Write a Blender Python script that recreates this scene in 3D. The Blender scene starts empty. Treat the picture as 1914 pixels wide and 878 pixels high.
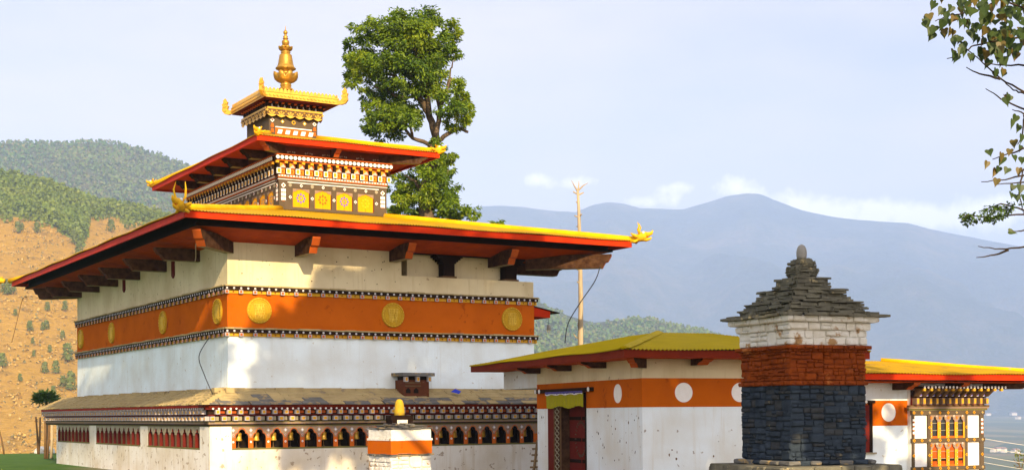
import bpy, bmesh, math, random
from mathutils import Vector, Matrix, noise as mnoise
R = math.radians
SC = bpy.context.scene
COL = SC.collection

# ------------------------------------------------------------------ camera, sky, sun, exposure
FPX, CX, HY, ROLL = 2615.0, 957.0, 774.0, R(0.41)
EYE = Vector((0, 0, 1.6))
cam = bpy.data.cameras.new('camera'); co = bpy.data.objects.new('camera', cam); COL.objects.link(co)
cam.sensor_width = 36.0; cam.lens = 36.0 * FPX / 1914.0
cam.shift_y = (HY - 439.0) / 1914.0
cam.shift_x = 0.0
cam.clip_start = 0.1; cam.clip_end = 60000
rx = Vector((math.cos(ROLL), 0, -math.sin(ROLL))); uy = Vector((math.sin(ROLL), 0, math.cos(ROLL))); bz = rx.cross(uy)
mw = Matrix.Identity(4)
for i in range(3):
    mw[i][0] = rx[i]; mw[i][1] = uy[i]; mw[i][2] = bz[i]; mw[i][3] = EYE[i]
co.matrix_world = mw
SC.camera = co

SUN_EL = R(24.7); SUN_AZ = (0.288, -0.958)
SKY_STRENGTH, SUN_STRENGTH, EXPOSURE = 0.095, 5.0, 0.72
world = bpy.data.worlds.new('World'); SC.world = world; world.use_nodes = True
wn = world.node_tree.nodes; wl = world.node_tree.links
wn.clear()
wout = wn.new('ShaderNodeOutputWorld'); bg = wn.new('ShaderNodeBackground')
sky = wn.new('ShaderNodeTexSky'); sky.sky_type = 'NISHITA'; sky.sun_disc = False
sky.sun_elevation = SUN_EL; sky.sun_rotation = math.atan2(SUN_AZ[0], SUN_AZ[1])
sky.altitude = 1300; sky.air_density = 1.0; sky.dust_density = 3.0; sky.ozone_density = 1.0
bg.inputs['Strength'].default_value = SKY_STRENGTH
wl.new(bg.outputs[0], wout.inputs[0])


def wmath(op, a, b=None, c=None, clamp=False):
    n = wn.new('ShaderNodeMath'); n.operation = op; n.use_clamp = clamp
    for i, v in enumerate((a, b, c)):
        if v is None: continue
        if isinstance(v, (int, float)): n.inputs[i].default_value = v
        else: wl.new(v, n.inputs[i])
    return n.outputs[0]


geo = wn.new('ShaderNodeTexCoord')
sep = wn.new('ShaderNodeSeparateXYZ'); wl.new(geo.outputs['Generated'], sep.inputs[0])
az = wmath('ARCTAN2', sep.outputs[0], sep.outputs[1])          # 0 = straight ahead (+Y), + to the right
el = wmath('ARCSINE', sep.outputs[2])
# thin high veil over the whole sky
vmap = wn.new('ShaderNodeMapping'); vmap.inputs['Scale'].default_value = (2.2, 2.2, 7.0)
wl.new(geo.outputs['Generated'], vmap.inputs[0])
vn = wn.new('ShaderNodeTexNoise'); vn.inputs['Scale'].default_value = 1.6; vn.inputs['Detail'].default_value = 5; vn.inputs['Roughness'].default_value = .5
wl.new(vmap.outputs[0], vn.inputs[0])
veil = wmath('MULTIPLY_ADD', vn.outputs[0], 1.3, 0.10, True)
vmix = wn.new('ShaderNodeMix'); vmix.data_type = 'RGBA'
wl.new(veil, vmix.inputs[0]); wl.new(sky.outputs[0], vmix.inputs[6])
vmix.inputs[7].default_value = (7.35, 6.6, 6.6, 1)
# the veil glows round the sun (forward scattering)
dot = wn.new('ShaderNodeVectorMath'); dot.operation = 'DOT_PRODUCT'
wl.new(geo.outputs['Generated'], dot.inputs[0]); dot.inputs[1].default_value = (SUN_AZ[0] * math.cos(SUN_EL), SUN_AZ[1] * math.cos(SUN_EL), math.sin(SUN_EL))
glow = wmath('MULTIPLY_ADD', wmath('POWER', wmath('MAXIMUM', dot.outputs['Value'], 0.0), 2.0), 1.3, 1.0)
gm = wn.new('ShaderNodeVectorMath'); gm.operation = 'SCALE'; wl.new(vmix.outputs[2], gm.inputs[0]); wl.new(glow, gm.inputs['Scale'])
# cumulus banks lying on the far ridge: az/el centre and half widths in degrees
CLOUDS = [(0.9, 9.5, .8, .38), (3.0, 9.4, .8, .28), (5.6, 8.55, 1.2, .30), (6.9, 9.1, .7, .25), (9.0, 9.0, 1.2, .42), (11.5, 8.45, 1.1, .50), (13.4, 7.95, 1.8, .48), (16.2, 7.5, 2.6, .50), (19.5, 7.7, 2.2, .55), (-4.5, 8.3, 1.0, .7)]
cn = wn.new('ShaderNodeTexNoise'); cn.inputs['Scale'].default_value = 55; cn.inputs['Detail'].default_value = 6; cn.inputs['Roughness'].default_value = .58
wl.new(geo.outputs['Generated'], cn.inputs[0])
tot = None
for (a, e, wa, we) in CLOUDS:
    da = wmath('DIVIDE', wmath('SUBTRACT', az, R(a)), R(wa)); de = wmath('DIVIDE', wmath('SUBTRACT', el, R(e)), R(we))
    d2 = wmath('ADD', wmath('MULTIPLY', da, da), wmath('MULTIPLY', de, de))
    g = wmath('EXPONENT', wmath('MULTIPLY', d2, -0.7))
    tot = g if tot is None else wmath('ADD', tot, g)
cl = wmath('MULTIPLY', wmath('MULTIPLY_ADD', wmath('ADD', wmath('MULTIPLY', tot, 0.44), cn.outputs[0]), 3.4, -2.5, True), 0.9)
cmix = wn.new('ShaderNodeMix'); cmix.data_type = 'RGBA'
wl.new(cl, cmix.inputs[0]); wl.new(gm.outputs[0], cmix.inputs[6])
cmix.inputs[7].default_value = (13.0, 12.0, 10.8, 1)
wl.new(cmix.outputs[2], bg.inputs['Color'])

sd = Vector((SUN_AZ[0] * math.cos(SUN_EL), SUN_AZ[1] * math.cos(SUN_EL), math.sin(SUN_EL))).normalized()
sl = bpy.data.lights.new('sun', 'SUN'); so = bpy.data.objects.new('sun', sl); COL.objects.link(so)
sl.energy = SUN_STRENGTH; sl.angle = R(0.53); sl.color = (1.0, 0.77, 0.46)
so.rotation_euler = sd.to_track_quat('Z', 'Y').to_euler(); so.location = (10, -30, 40)
SC.view_settings.view_transform = 'Standard'; SC.view_settings.look = 'None'
SC.view_settings.exposure = EXPOSURE; SC.view_settings.gamma = 1.0; SC.view_settings.use_curve_mapping = False
SC.render.engine = 'CYCLES'
SC.cycles.use_denoising = True
SC.cycles.max_bounces = 8; SC.cycles.diffuse_bounces = 4; SC.cycles.glossy_bounces = 3; SC.cycles.transmission_bounces = 4
SC.cycles.volume_bounces = 3; SC.cycles.transparent_max_bounces = 8
SC.cycles.sample_clamp_indirect = 8


# ------------------------------------------------------------------ helpers
def at(px, py, Y):
    d = rx * ((px - CX) / FPX) + uy * ((HY - py) / FPX) + Vector((0, 1, 0))
    return EYE + d * (Y / d.y)


def pix(P):
    q = Vector(P) - EYE
    return CX + FPX * q.dot(rx) / q.y, HY - FPX * q.dot(uy) / q.y


MATS = {}


def new_mat(name):
    m = bpy.data.materials.new(name); m.use_nodes = True
    MATS[name] = m
    nt = m.node_tree
    return m, nt, nt.nodes['Principled BSDF']


def pm(name, c1, c2=None, scale=4.0, rough=.75, bump=0.0, bscale=30.0, metal=0.0, stretch=(1, 1, 1), c3=None, scale3=12.0, thr3=.62, spec=.04, detail=5):
    """noise-varied principled material in object space; c3 = stains with a shape of their own"""
    m, nt, b = new_mat(name)
    N, L = nt.nodes, nt.links
    b.inputs['Roughness'].default_value = rough; b.inputs['Metallic'].default_value = metal
    b.inputs['Specular IOR Level'].default_value = spec
    tc = N.new('ShaderNodeTexCoord'); mp = N.new('ShaderNodeMapping'); mp.inputs['Scale'].default_value = stretch
    L.new(tc.outputs['Object'], mp.inputs[0])
    if c2 is None:
        c2 = tuple(x * .8 for x in c1)
    n = N.new('ShaderNodeTexNoise'); n.inputs['Scale'].default_value = scale; n.inputs['Detail'].default_value = detail; n.inputs['Roughness'].default_value = .6
    L.new(mp.outputs[0], n.inputs[0])
    r = N.new('ShaderNodeValToRGB'); r.color_ramp.elements[0].position = .32; r.color_ramp.elements[1].position = .68
    r.color_ramp.elements[0].color = (*c1, 1); r.color_ramp.elements[1].color = (*c2, 1)
    L.new(n.outputs[0], r.inputs[0])
    col = r.outputs[0]
    if c3 is not None:
        n3 = N.new('ShaderNodeTexNoise'); n3.inputs['Scale'].default_value = scale3; n3.inputs['Detail'].default_value = 4; n3.inputs['Roughness'].default_value = .65
        L.new(mp.outputs[0], n3.inputs[0])
        r3 = N.new('ShaderNodeValToRGB'); r3.color_ramp.elements[0].position = thr3; r3.color_ramp.elements[1].position = thr3 + .06
        r3.color_ramp.elements[0].color = (0, 0, 0, 1); r3.color_ramp.elements[1].color = (1, 1, 1, 1)
        L.new(n3.outputs[0], r3.inputs[0])
        mx = N.new('ShaderNodeMix'); mx.data_type = 'RGBA'
        L.new(r3.outputs[0], mx.inputs[0]); L.new(col, mx.inputs[6]); mx.inputs[7].default_value = (*c3, 1)
        col = mx.outputs[2]
    L.new(col, b.inputs['Base Color'])
    if bump:
        n2 = N.new('ShaderNodeTexNoise'); n2.inputs['Scale'].default_value = bscale; n2.inputs['Detail'].default_value = 4
        L.new(mp.outputs[0], n2.inputs[0])
        bp = N.new('ShaderNodeBump'); bp.inputs['Strength'].default_value = bump; bp.inputs['Distance'].default_value = .02
        L.new(n2.outputs[0], bp.inputs['Height']); L.new(bp.outputs[0], b.inputs['Normal'])
    return m


def leaf_mat(name, c1, c2, trans=.35, scale=1.2):
    m, nt, b = new_mat(name)
    N, L = nt.nodes, nt.links
    tc = N.new('ShaderNodeTexCoord'); n = N.new('ShaderNodeTexNoise'); n.inputs['Scale'].default_value = scale; n.inputs['Detail'].default_value = 6; n.inputs['Roughness'].default_value = .7
    L.new(tc.outputs['Object'], n.inputs[0])
    r = N.new('ShaderNodeValToRGB'); r.color_ramp.elements[0].position = .35; r.color_ramp.elements[1].position = .65
    r.color_ramp.elements[0].color = (*c1, 1); r.color_ramp.elements[1].color = (*c2, 1)
    L.new(n.outputs[0], r.inputs[0])
    L.new(r.outputs[0], b.inputs['Base Color']); b.inputs['Roughness'].default_value = .5; b.inputs['Specular IOR Level'].default_value = .35
    t = N.new('ShaderNodeBsdfTranslucent'); L.new(r.outputs[0], t.inputs[0])
    mx = N.new('ShaderNodeMixShader'); mx.inputs[0].default_value = trans
    L.new(b.outputs[0], mx.inputs[1]); L.new(t.outputs[0], mx.inputs[2])
    L.new(mx.outputs[0], N['Material Output'].inputs[0])
    return m


def plaster(name, base, stain, dirt, amount=.60):
    """lime-washed wall: blotches, vertical run-off streaks, small chips"""
    m, nt, b = new_mat(name)
    N, L = nt.nodes, nt.links
    b.inputs['Roughness'].default_value = .9; b.inputs['Specular IOR Level'].default_value = .15
    tc = N.new('ShaderNodeTexCoord')
    n1 = N.new('ShaderNodeTexNoise'); n1.inputs['Scale'].default_value = .9; n1.inputs['Detail'].default_value = 6
    L.new(tc.outputs['Object'], n1.inputs[0])
    r1 = N.new('ShaderNodeValToRGB'); r1.color_ramp.elements[0].position = .4; r1.color_ramp.elements[1].position = .72
    r1.color_ramp.elements[0].color = (*base, 1); r1.color_ramp.elements[1].color = (*stain, 1)
    L.new(n1.outputs[0], r1.inputs[0])
    mp = N.new('ShaderNodeMapping'); mp.inputs['Scale'].default_value = (7, 7, .5); L.new(tc.outputs['Object'], mp.inputs[0])
    n2 = N.new('ShaderNodeTexNoise'); n2.inputs['Scale'].default_value = 1.0; n2.inputs['Detail'].default_value = 5; n2.inputs['Roughness'].default_value = .6
    L.new(mp.outputs[0], n2.inputs[0])
    r2 = N.new('ShaderNodeValToRGB'); r2.color_ramp.elements[0].position = amount; r2.color_ramp.elements[1].position = amount + .22
    r2.color_ramp.elements[0].color = (0, 0, 0, 1); r2.color_ramp.elements[1].color = (.85, .85, .85, 1)
    L.new(n2.outputs[0], r2.inputs[0])
    mx = N.new('ShaderNodeMix'); mx.data_type = 'RGBA'
    L.new(r2.outputs[0], mx.inputs[0]); L.new(r1.outputs[0], mx.inputs[6]); mx.inputs[7].default_value = (*stain, 1)
    n3 = N.new('ShaderNodeTexNoise'); n3.inputs['Scale'].default_value = 7; n3.inputs['Detail'].default_value = 3
    L.new(tc.outputs['Object'], n3.inputs[0])
    r3 = N.new('ShaderNodeValToRGB'); r3.color_ramp.elements[0].position = amount + .13; r3.color_ramp.elements[1].position = amount + .16
    r3.color_ramp.elements[0].color = (0, 0, 0, 1); r3.color_ramp.elements[1].color = (.8, .8, .8, 1)
    L.new(n3.outputs[0], r3.inputs[0])
    mx2 = N.new('ShaderNodeMix'); mx2.data_type = 'RGBA'
    L.new(r3.outputs[0], mx2.inputs[0]); L.new(mx.outputs[2], mx2.inputs[6]); mx2.inputs[7].default_value = (*dirt, 1)
    L.new(mx2.outputs[2], b.inputs['Base Color'])
    n4 = N.new('ShaderNodeTexNoise'); n4.inputs['Scale'].default_value = 5; n4.inputs['Detail'].default_value = 6
    L.new(tc.outputs['Object'], n4.inputs[0])
    bp = N.new('ShaderNodeBump'); bp.inputs['Strength'].default_value = .35; bp.inputs['Distance'].default_value = .04
    L.new(n4.outputs[0], bp.inputs['Height']); L.new(bp.outputs[0], b.inputs['Normal'])
    return m


# plasters and paints
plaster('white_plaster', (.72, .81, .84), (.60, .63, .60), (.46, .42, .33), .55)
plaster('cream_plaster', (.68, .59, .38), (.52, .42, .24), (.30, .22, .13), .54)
plaster('worn_plaster', (.70, .77, .79), (.60, .60, .54), (.24, .20, .15), .54)
plaster('base_plaster', (.72, .70, .63), (.56, .49, .36), (.30, .23, .15), .50)
pm('orange_ochre', (.50, .108, .004), (.40, .082, .003), 1.1, .95, .4, 6, c3=(.30, .058, .003), scale3=2.4, thr3=.60, spec=.02)
pm('gold_relief', (.52, .31, .02), (.42, .24, .015), 9, .6, .5, 22)
pm('relief_highlight', (.74, .50, .07), (.62, .40, .05), 9, .5, .3, 22)  # lighter gold on raised script and beads, painted in place of relief shading
pm('gold', (.74, .44, .05), (.60, .33, .03), 5, .36, .2, 20, metal=.4, spec=.5)
pm('spire_gold', (.44, .25, .03), (.30, .16, .02), 6, .42, .3, 14, metal=.5, spec=.4, c3=(.20, .11, .02), scale3=7, thr3=.6)
pm('gold_paint', (.70, .40, .015), (.60, .32, .012), 4, .5, .2, 20)
pm('dull_yellow', (.46, .30, .02), (.36, .23, .02), 9, .6, .3, 20, c3=(.25, .18, .06), scale3=8, thr3=.6)
pm('yellow_sheet', (.48, .28, .003), (.35, .205, .004), 2.2, .55, .2, 8, c3=(.22, .14, .045), scale3=1.6, thr3=.60)
pm('yellow_cap', (.74, .41, .002), (.55, .29, .003), 2.0, .5, .3, 8, c3=(.42, .30, .12), scale3=3, thr3=.63)
pm('olive_sheet', (.36, .265, .001), (.29, .22, .001), 2.2, .7, .1, 8, c3=(.20, .145, .02), scale3=2.5, thr3=.66)
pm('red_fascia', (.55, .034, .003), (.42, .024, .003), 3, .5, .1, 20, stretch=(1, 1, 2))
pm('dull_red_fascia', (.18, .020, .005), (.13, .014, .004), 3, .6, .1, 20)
pm('soffit_wood', (.50, .070, .002), (.34, .044, .002), 3, .7, .3, 30, stretch=(1, 1, 1))
pm('dark_wood', (.018, .009, .005), (.011, .006, .004), 8, .75, .2, 30)
pm('carved_wood', (.034, .014, .007), (.085, .042, .020), 7, .7, .8, 12, detail=2)
pm('beam_end', (.42, .085, .012), (.34, .065, .010), 6, .6)
pm('beam_underside', (.33, .29, .20), (.24, .21, .14), 6, .7)
pm('brown_paint', (.030, .015, .008), (.020, .011, .006), 6, .7, .1, 30)
pm('frieze_paint', (.12, .038, .016), (.09, .030, .014), 5, .7, .1, 20, c3=(.28, .14, .07), scale3=9, thr3=.66)
pm('frame_paint', (.105, .076, .048), (.085, .062, .038), 6, .65)
pm('white_paint', (.80, .79, .76), (.74, .72, .68), 8, .6)
pm('lilac_paint', (.46, .42, .43), (.36, .32, .32), 9, .7)
pm('dot_paint', (.62, .60, .60), (.46, .44, .44), 7, .6)
pm('yellow_paint', (.60, .33, .022), (.50, .25, .018), 7, .6)
pm('amber_panel', (.68, .33, .003), (.57, .26, .003), 3, .55, .1, 8, stretch=(3, 3, .6))
pm('orange_paint', (.52, .12, .012), (.44, .09, .012), 7, .6)
pm('deep_red', (.13, .016, .010), (.10, .012, .009), 5, .6)
pm('purple_paint', (.16, .12, .42), (.13, .10, .36), 8, .6)
pm('green_trim', (.12, .12, .045), (.16, .13, .04), 8, .7)
pm('scroll_paint', (.34, .20, .075), (.20, .17, .17), 26, .7, .2, 30, detail=2)
pm('hole_and_shade_dark', (.012, .008, .006), (.018, .012, .008), 5, .9)  # near-black for holes and pocks, also shade painted into recesses and gaps
pm('slate', (.155, .15, .135), (.11, .108, .10), 5, .8, .6, 18, c3=(.30, .22, .11), scale3=3.5, thr3=.54)
pm('mud_slate', (.42, .325, .155), (.31, .24, .115), 3, .9, .8, 10, c3=(.24, .19, .12), scale3=2.2, thr3=.60)
pm('chorten_slate', (.17, .16, .115), (.095, .09, .07), 4, .9, .8, 14, c3=(.33, .27, .15), scale3=5, thr3=.62)
pm('blue_black_grey', (.05, .056, .060), (.030, .032, .034), 5, .9, .8, 14, c3=(.14, .12, .08), scale3=6, thr3=.62)
pm('blue_black_stone', (.042, .057, .076), (.020, .028, .039), 3.5, .85, .7, 16, c3=(.10, .085, .055), scale3=4, thr3=.70)
pm('red_stone', (.25, .052, .008), (.15, .030, .006), 5, .9, .8, 16, c3=(.38, .13, .035), scale3=3.2, thr3=.61)
pm('limewash_stone', (.72, .71, .66), (.60, .57, .48), 4, .9, .9, 14, c3=(.36, .22, .10), scale3=3.2, thr3=.575)
pm('grey_stone', (.32, .31, .28), (.24, .23, .21), 7, .8, .5, 20)
pm('bare_wood', (.42, .34, .22), (.32, .25, .16), 6, .8, .4, 20, stretch=(4, 4, .6))
pm('brown_pole', (.16, .095, .045), (.11, .065, .03), 6, .8, .2, 20)
pm('bamboo', (.28, .19, .09), (.2, .13, .06), 6, .7)
pm('black_cable', (.04, .04, .045), (.03, .03, .03), 3, .6)
pm('pale_wire', (.75, .70, .58), (.65, .6, .5), 3, .5)
pm('bark', (.16, .115, .075), (.10, .072, .048), 8, .9, .8, 16)
pm('dark_bark', (.055, .04, .028), (.035, .026, .02), 8, .9, .5, 16)
pm('curtain_cloth', (.33, .30, .012), (.25, .24, .012), 10, .8, .2, 20, stretch=(6, 6, .5))
pm('navy_cloth', (.06, .06, .22), (.12, .10, .30), 10, .8)
pm('blue_cloth', (.03, .05, .5), (.04, .06, .4), 10, .8)
pm('window_glass', (.02, .02, .022), (.03, .03, .03), 3, .15, spec=.6)
pm('house_wall', (.72, .68, .6), (.6, .55, .47), .2, .8)
pm('house_roof', (.30, .17, .12), (.24, .2, .18), .2, .8)
leaf_mat('ficus_leaf', (.125, .21, .008), (.21, .29, .010), .35, .9)
leaf_mat('ficus_leaf_light', (.22, .29, .010), (.30, .34, .014), .38, .9)
leaf_mat('ficus_leaf_dark', (.045, .10, .010), (.085, .15, .010), .3, .9)
leaf_mat('bodhi_leaf', (.018, .042, .006), (.045, .072, .008), .2, 2.5)
leaf_mat('bodhi_leaf_rust', (.13, .075, .008), (.085, .075, .009), .25, 2.5)
leaf_mat('pine_leaf', (.125, .19, .014), (.19, .235, .020), .3, .05)
leaf_mat('hill_leaf', (.060, .155, .010), (.15, .20, .018), .2, .006)
leaf_mat('hill_leaf_dry', (.13, .15, .03), (.19, .18, .045), .15, .004)
leaf_mat('straw', (.50, .32, .075), (.40, .25, .055), .1, .3)
leaf_mat('dry_tuft', (.20, .17, .06), (.15, .14, .05), .1, .3)
leaf_mat('shrub_leaf', (.15, .19, .030), (.115, .155, .028), .3, .3)
leaf_mat('small_tree_leaf', (.035, .080, .012), (.05, .10, .014), .25, 2)
leaf_mat('lime_leaf', (.16, .22, .012), (.20, .25, .014), .3, 2)


class MB:
    """collects geometry, then links it as ONE mesh object"""
    def __init__(s):
        s.v = []; s.f = []; s.m = []; s.names = []

    def mi(s, name):
        if name not in s.names: s.names.append(name)
        return s.names.index(name)

    def face(s, pts, mat):
        i = len(s.v); s.v.extend([tuple(p) for p in pts]); s.f.append(tuple(range(i, i + len(pts)))); s.m.append(s.mi(mat))

    def hexa(s, p, mat, mats=None):
        """p: 8 corners, 0-3 bottom ring, 4-7 top ring"""
        i = len(s.v); s.v.extend([tuple(q) for q in p])
        fs = [(3, 2, 1, 0), (4, 5, 6, 7), (0, 1, 5, 4), (1, 2, 6, 5), (2, 3, 7, 6), (3, 0, 4, 7)]
        for k, f in enumerate(fs):
            s.f.append(tuple(i + j for j in f)); s.m.append(s.mi(mats[k] if mats else mat))

    def box(s, x0, x1, y0, y1, z0, z1, mat, mats=None):
        s.hexa([(x0, y0, z0), (x1, y0, z0), (x1, y1, z0), (x0, y1, z0), (x0, y0, z1), (x1, y0, z1), (x1, y1, z1), (x0, y1, z1)], mat, mats)

    def prism(s, poly, frm, w0, w1, mat, side=None):
        """poly of (u,v) pairs extruded along the third axis; frm(u,v,w)->point; side = material per edge"""
        n = len(poly)
        a = [frm(u, v, w0) for u, v in poly]; b = [frm(u, v, w1) for u, v in poly]
        i = len(s.v); s.v.extend([tuple(q) for q in a + b])
        s.f.append(tuple(i + k for k in range(n))); s.m.append(s.mi(mat))
        s.f.append(tuple(i + n + k for k in reversed(range(n)))); s.m.append(s.mi(mat))
        for k in range(n):
            j = (k + 1) % n
            s.f.append((i + k, i + j, i + n + j, i + n + k)); s.m.append(s.mi(side[k] if side else mat))

    def tube(s, pts, rad, mat, n=6, cap=True):
        pts = [Vector(p) for p in pts]
        if not hasattr(rad, '__len__'): rad = [rad] * len(pts)
        i0 = len(s.v); ref = Vector((.31, .17, .93))
        for k, p in enumerate(pts):
            t = (pts[min(k + 1, len(pts) - 1)] - pts[max(k - 1, 0)])
            t = t.normalized() if t.length > 1e-9 else Vector((0, 0, 1))
            a = t.cross(ref)
            if a.length < .05: a = t.cross(Vector((1, 0, 0)))
            a.normalize(); b = t.cross(a)
            for j in range(n):
                th = 2 * math.pi * j / n
                s.v.append(tuple(p + (a * math.cos(th) + b * math.sin(th)) * rad[k]))
        m = s.mi(mat)
        for k in range(len(pts) - 1):
            for j in range(n):
                jj = (j + 1) % n
                s.f.append((i0 + k * n + j, i0 + k * n + jj, i0 + (k + 1) * n + jj, i0 + (k + 1) * n + j)); s.m.append(m)
        if cap:
            s.f.append(tuple(i0 + j for j in reversed(range(n)))); s.m.append(m)
            s.f.append(tuple(i0 + (len(pts) - 1) * n + j for j in range(n))); s.m.append(m)

    def lathe(s, prof, c, mat, n=24, lobes=None):
        """prof = [(radius, z)]; lobes(k) -> (count, depth) for scalloped rings"""
        i0 = len(s.v); m = s.mi(mat)
        for k, (r, z) in enumerate(prof):
            lb = lobes(k) if lobes else None
            for j in range(n):
                th = 2 * math.pi * j / n; rr = r; zz = z
                if lb:
                    q = abs(math.cos(th * lb[0] / 2)); rr = r * (1 - lb[1] * (1 - q)); zz = z - (lb[2] if len(lb) > 2 else 0) * (1 - q)
                s.v.append((c[0] + rr * math.cos(th), c[1] + rr * math.sin(th), c[2] + zz))
        for k in range(len(prof) - 1):
            for j in range(n):
                jj = (j + 1) % n
                s.f.append((i0 + k * n + j, i0 + k * n + jj, i0 + (k + 1) * n + jj, i0 + (k + 1) * n + j)); s.m.append(m)
        s.f.append(tuple(i0 + j for j in reversed(range(n)))); s.m.append(m)
        s.f.append(tuple(i0 + (len(prof) - 1) * n + j for j in range(n))); s.m.append(m)

    def build(s, name, parent=None, smooth=False, recalc=True, weld=False):
        me = bpy.data.meshes.new(name); me.from_pydata(s.v, [], s.f)
        for nm in s.names: me.materials.append(MATS[nm])
        me.polygons.foreach_set('material_index', s.m)
        if recalc or weld:
            bm = bmesh.new(); bm.from_mesh(me)
            if weld: bmesh.ops.remove_doubles(bm, verts=bm.verts, dist=1e-4)
            if recalc: bmesh.ops.recalc_face_normals(bm, faces=bm.faces)
            bm.to_mesh(me); bm.free()
        if smooth: me.polygons.foreach_set('use_smooth', [True] * len(me.polygons))
        me.update()
        o = bpy.data.objects.new(name, me); COL.objects.link(o)
        if parent is not None: o.parent = parent
        return o


def tag(o, label=None, cat=None, group=None, kind=None):
    if label: o['label'] = label
    if cat: o['category'] = cat
    if group: o['group'] = group
    if kind: o['kind'] = kind
    return o


def empty(name, loc, rz, label, cat, group=None):
    o = bpy.data.objects.new(name, None); COL.objects.link(o); o.empty_display_size = .3
    o.location = loc; o.rotation_euler = (0, 0, rz)
    return tag(o, label, cat, group)


def copy_thing(root, loc):
    r = root.copy(); COL.objects.link(r); r.location = loc
    for ch in list(root.children):
        c = ch.copy(); COL.objects.link(c); c.parent = r
        for g in list(ch.children):
            d = g.copy(); COL.objects.link(d); d.parent = c
    return r


class Run:
    """a straight wall face: along / outward / up"""
    def __init__(s, o, a, out):
        s.o = Vector((o[0], o[1], 0)); s.a = Vector((a[0], a[1], 0)); s.n = Vector((out[0], out[1], 0))

    def p(s, a, o, z):
        return s.o + s.a * a + s.n * o + Vector((0, 0, z))

    def box(s, mb, a0, a1, o0, o1, z0, z1, mat, front=None):
        P = s.p
        pts = [P(a0, o1, z0), P(a1, o1, z0), P(a1, o0, z0), P(a0, o0, z0), P(a0, o1, z1), P(a1, o1, z1), P(a1, o0, z1), P(a0, o0, z1)]
        mb.hexa(pts, mat, [mat, mat, front or mat, mat, mat, mat])

    def disc(s, mb, a, o, z, r, mat, n=10, th=0.0, rz=None):
        pts = [s.p(a + r * math.cos(2 * math.pi * k / n), o, z + (rz or r) * math.sin(2 * math.pi * k / n)) for k in range(n)]
        if th:
            back = [q - s.n * th for q in pts]; i = len(mb.v); mb.v.extend([tuple(q) for q in pts + back]); m = mb.mi(mat)
            mb.f.append(tuple(i + k for k in range(n))); mb.m.append(m)
            for k in range(n):
                j = (k + 1) % n; mb.f.append((i + k, i + j, i + n + j, i + n + k)); mb.m.append(m)
        else:
            mb.face(pts, mat)

    def poly(s, mb, pts, o, mat, th=0.0):
        if th: mb.prism([(a, z) for a, z in pts], lambda u, v, w: s.p(u, w, v), o - th, o, mat)
        else: mb.face([s.p(a, o, z) for a, z in pts], mat)

    def diamond(s, mb, a, o, z, r, m1, m2):
        s.poly(mb, [(a - r, z), (a, z - r), (a + r, z), (a, z + r)], o, m1, .012)
        q = r * .5
        s.poly(mb, [(a - q, z), (a, z - q), (a + q, z), (a, z + q)], o + .006, m2, .004)


def arange(a, b, step):
    n = int(math.floor((b - a) / step + 1e-6)) + 1
    return [a + step * k for k in range(n)]


# ------------------------------------------------------------------ land: ground sheet, hills, mountains, haze
def smooth(a, b, x):
    t = max(0., min(1., (x - a) / (b - a))); return t * t * (3 - 2 * t)


def interp(tab, x):
    if x <= tab[0][0]: return tab[0][1]
    for (x0, y0), (x1, y1) in zip(tab, tab[1:]):
        if x <= x1:
            t = (x - x0) / (x1 - x0); return y0 + (y1 - y0) * t
    return tab[-1][1]


def fbm(x, y, z=0., oct=4):
    v = 0.; a = 1.; f = 1.; s = 0.
    for _ in range(oct):
        v += a * mnoise.noise((x * f, y * f, z + f)); s += a; a *= .5; f *= 2.03
    return v / s


def ground_z(X, Y):
    r = math.hypot(X, Y); q = X / max(Y, .001) if Y > 0 else .0
    edge = 67 - 31 * smooth(.02, .28, q) if Y > 0 else 60
    if r < edge: return 0.
    z = -52 * smooth(edge, edge + 130, r) - 8 * smooth(300, 900, r) + 45 * smooth(2400, 6000, r)
    return z + 2.0 * fbm(X * .004, Y * .004, 3.) * smooth(120, 600, r)


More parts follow.
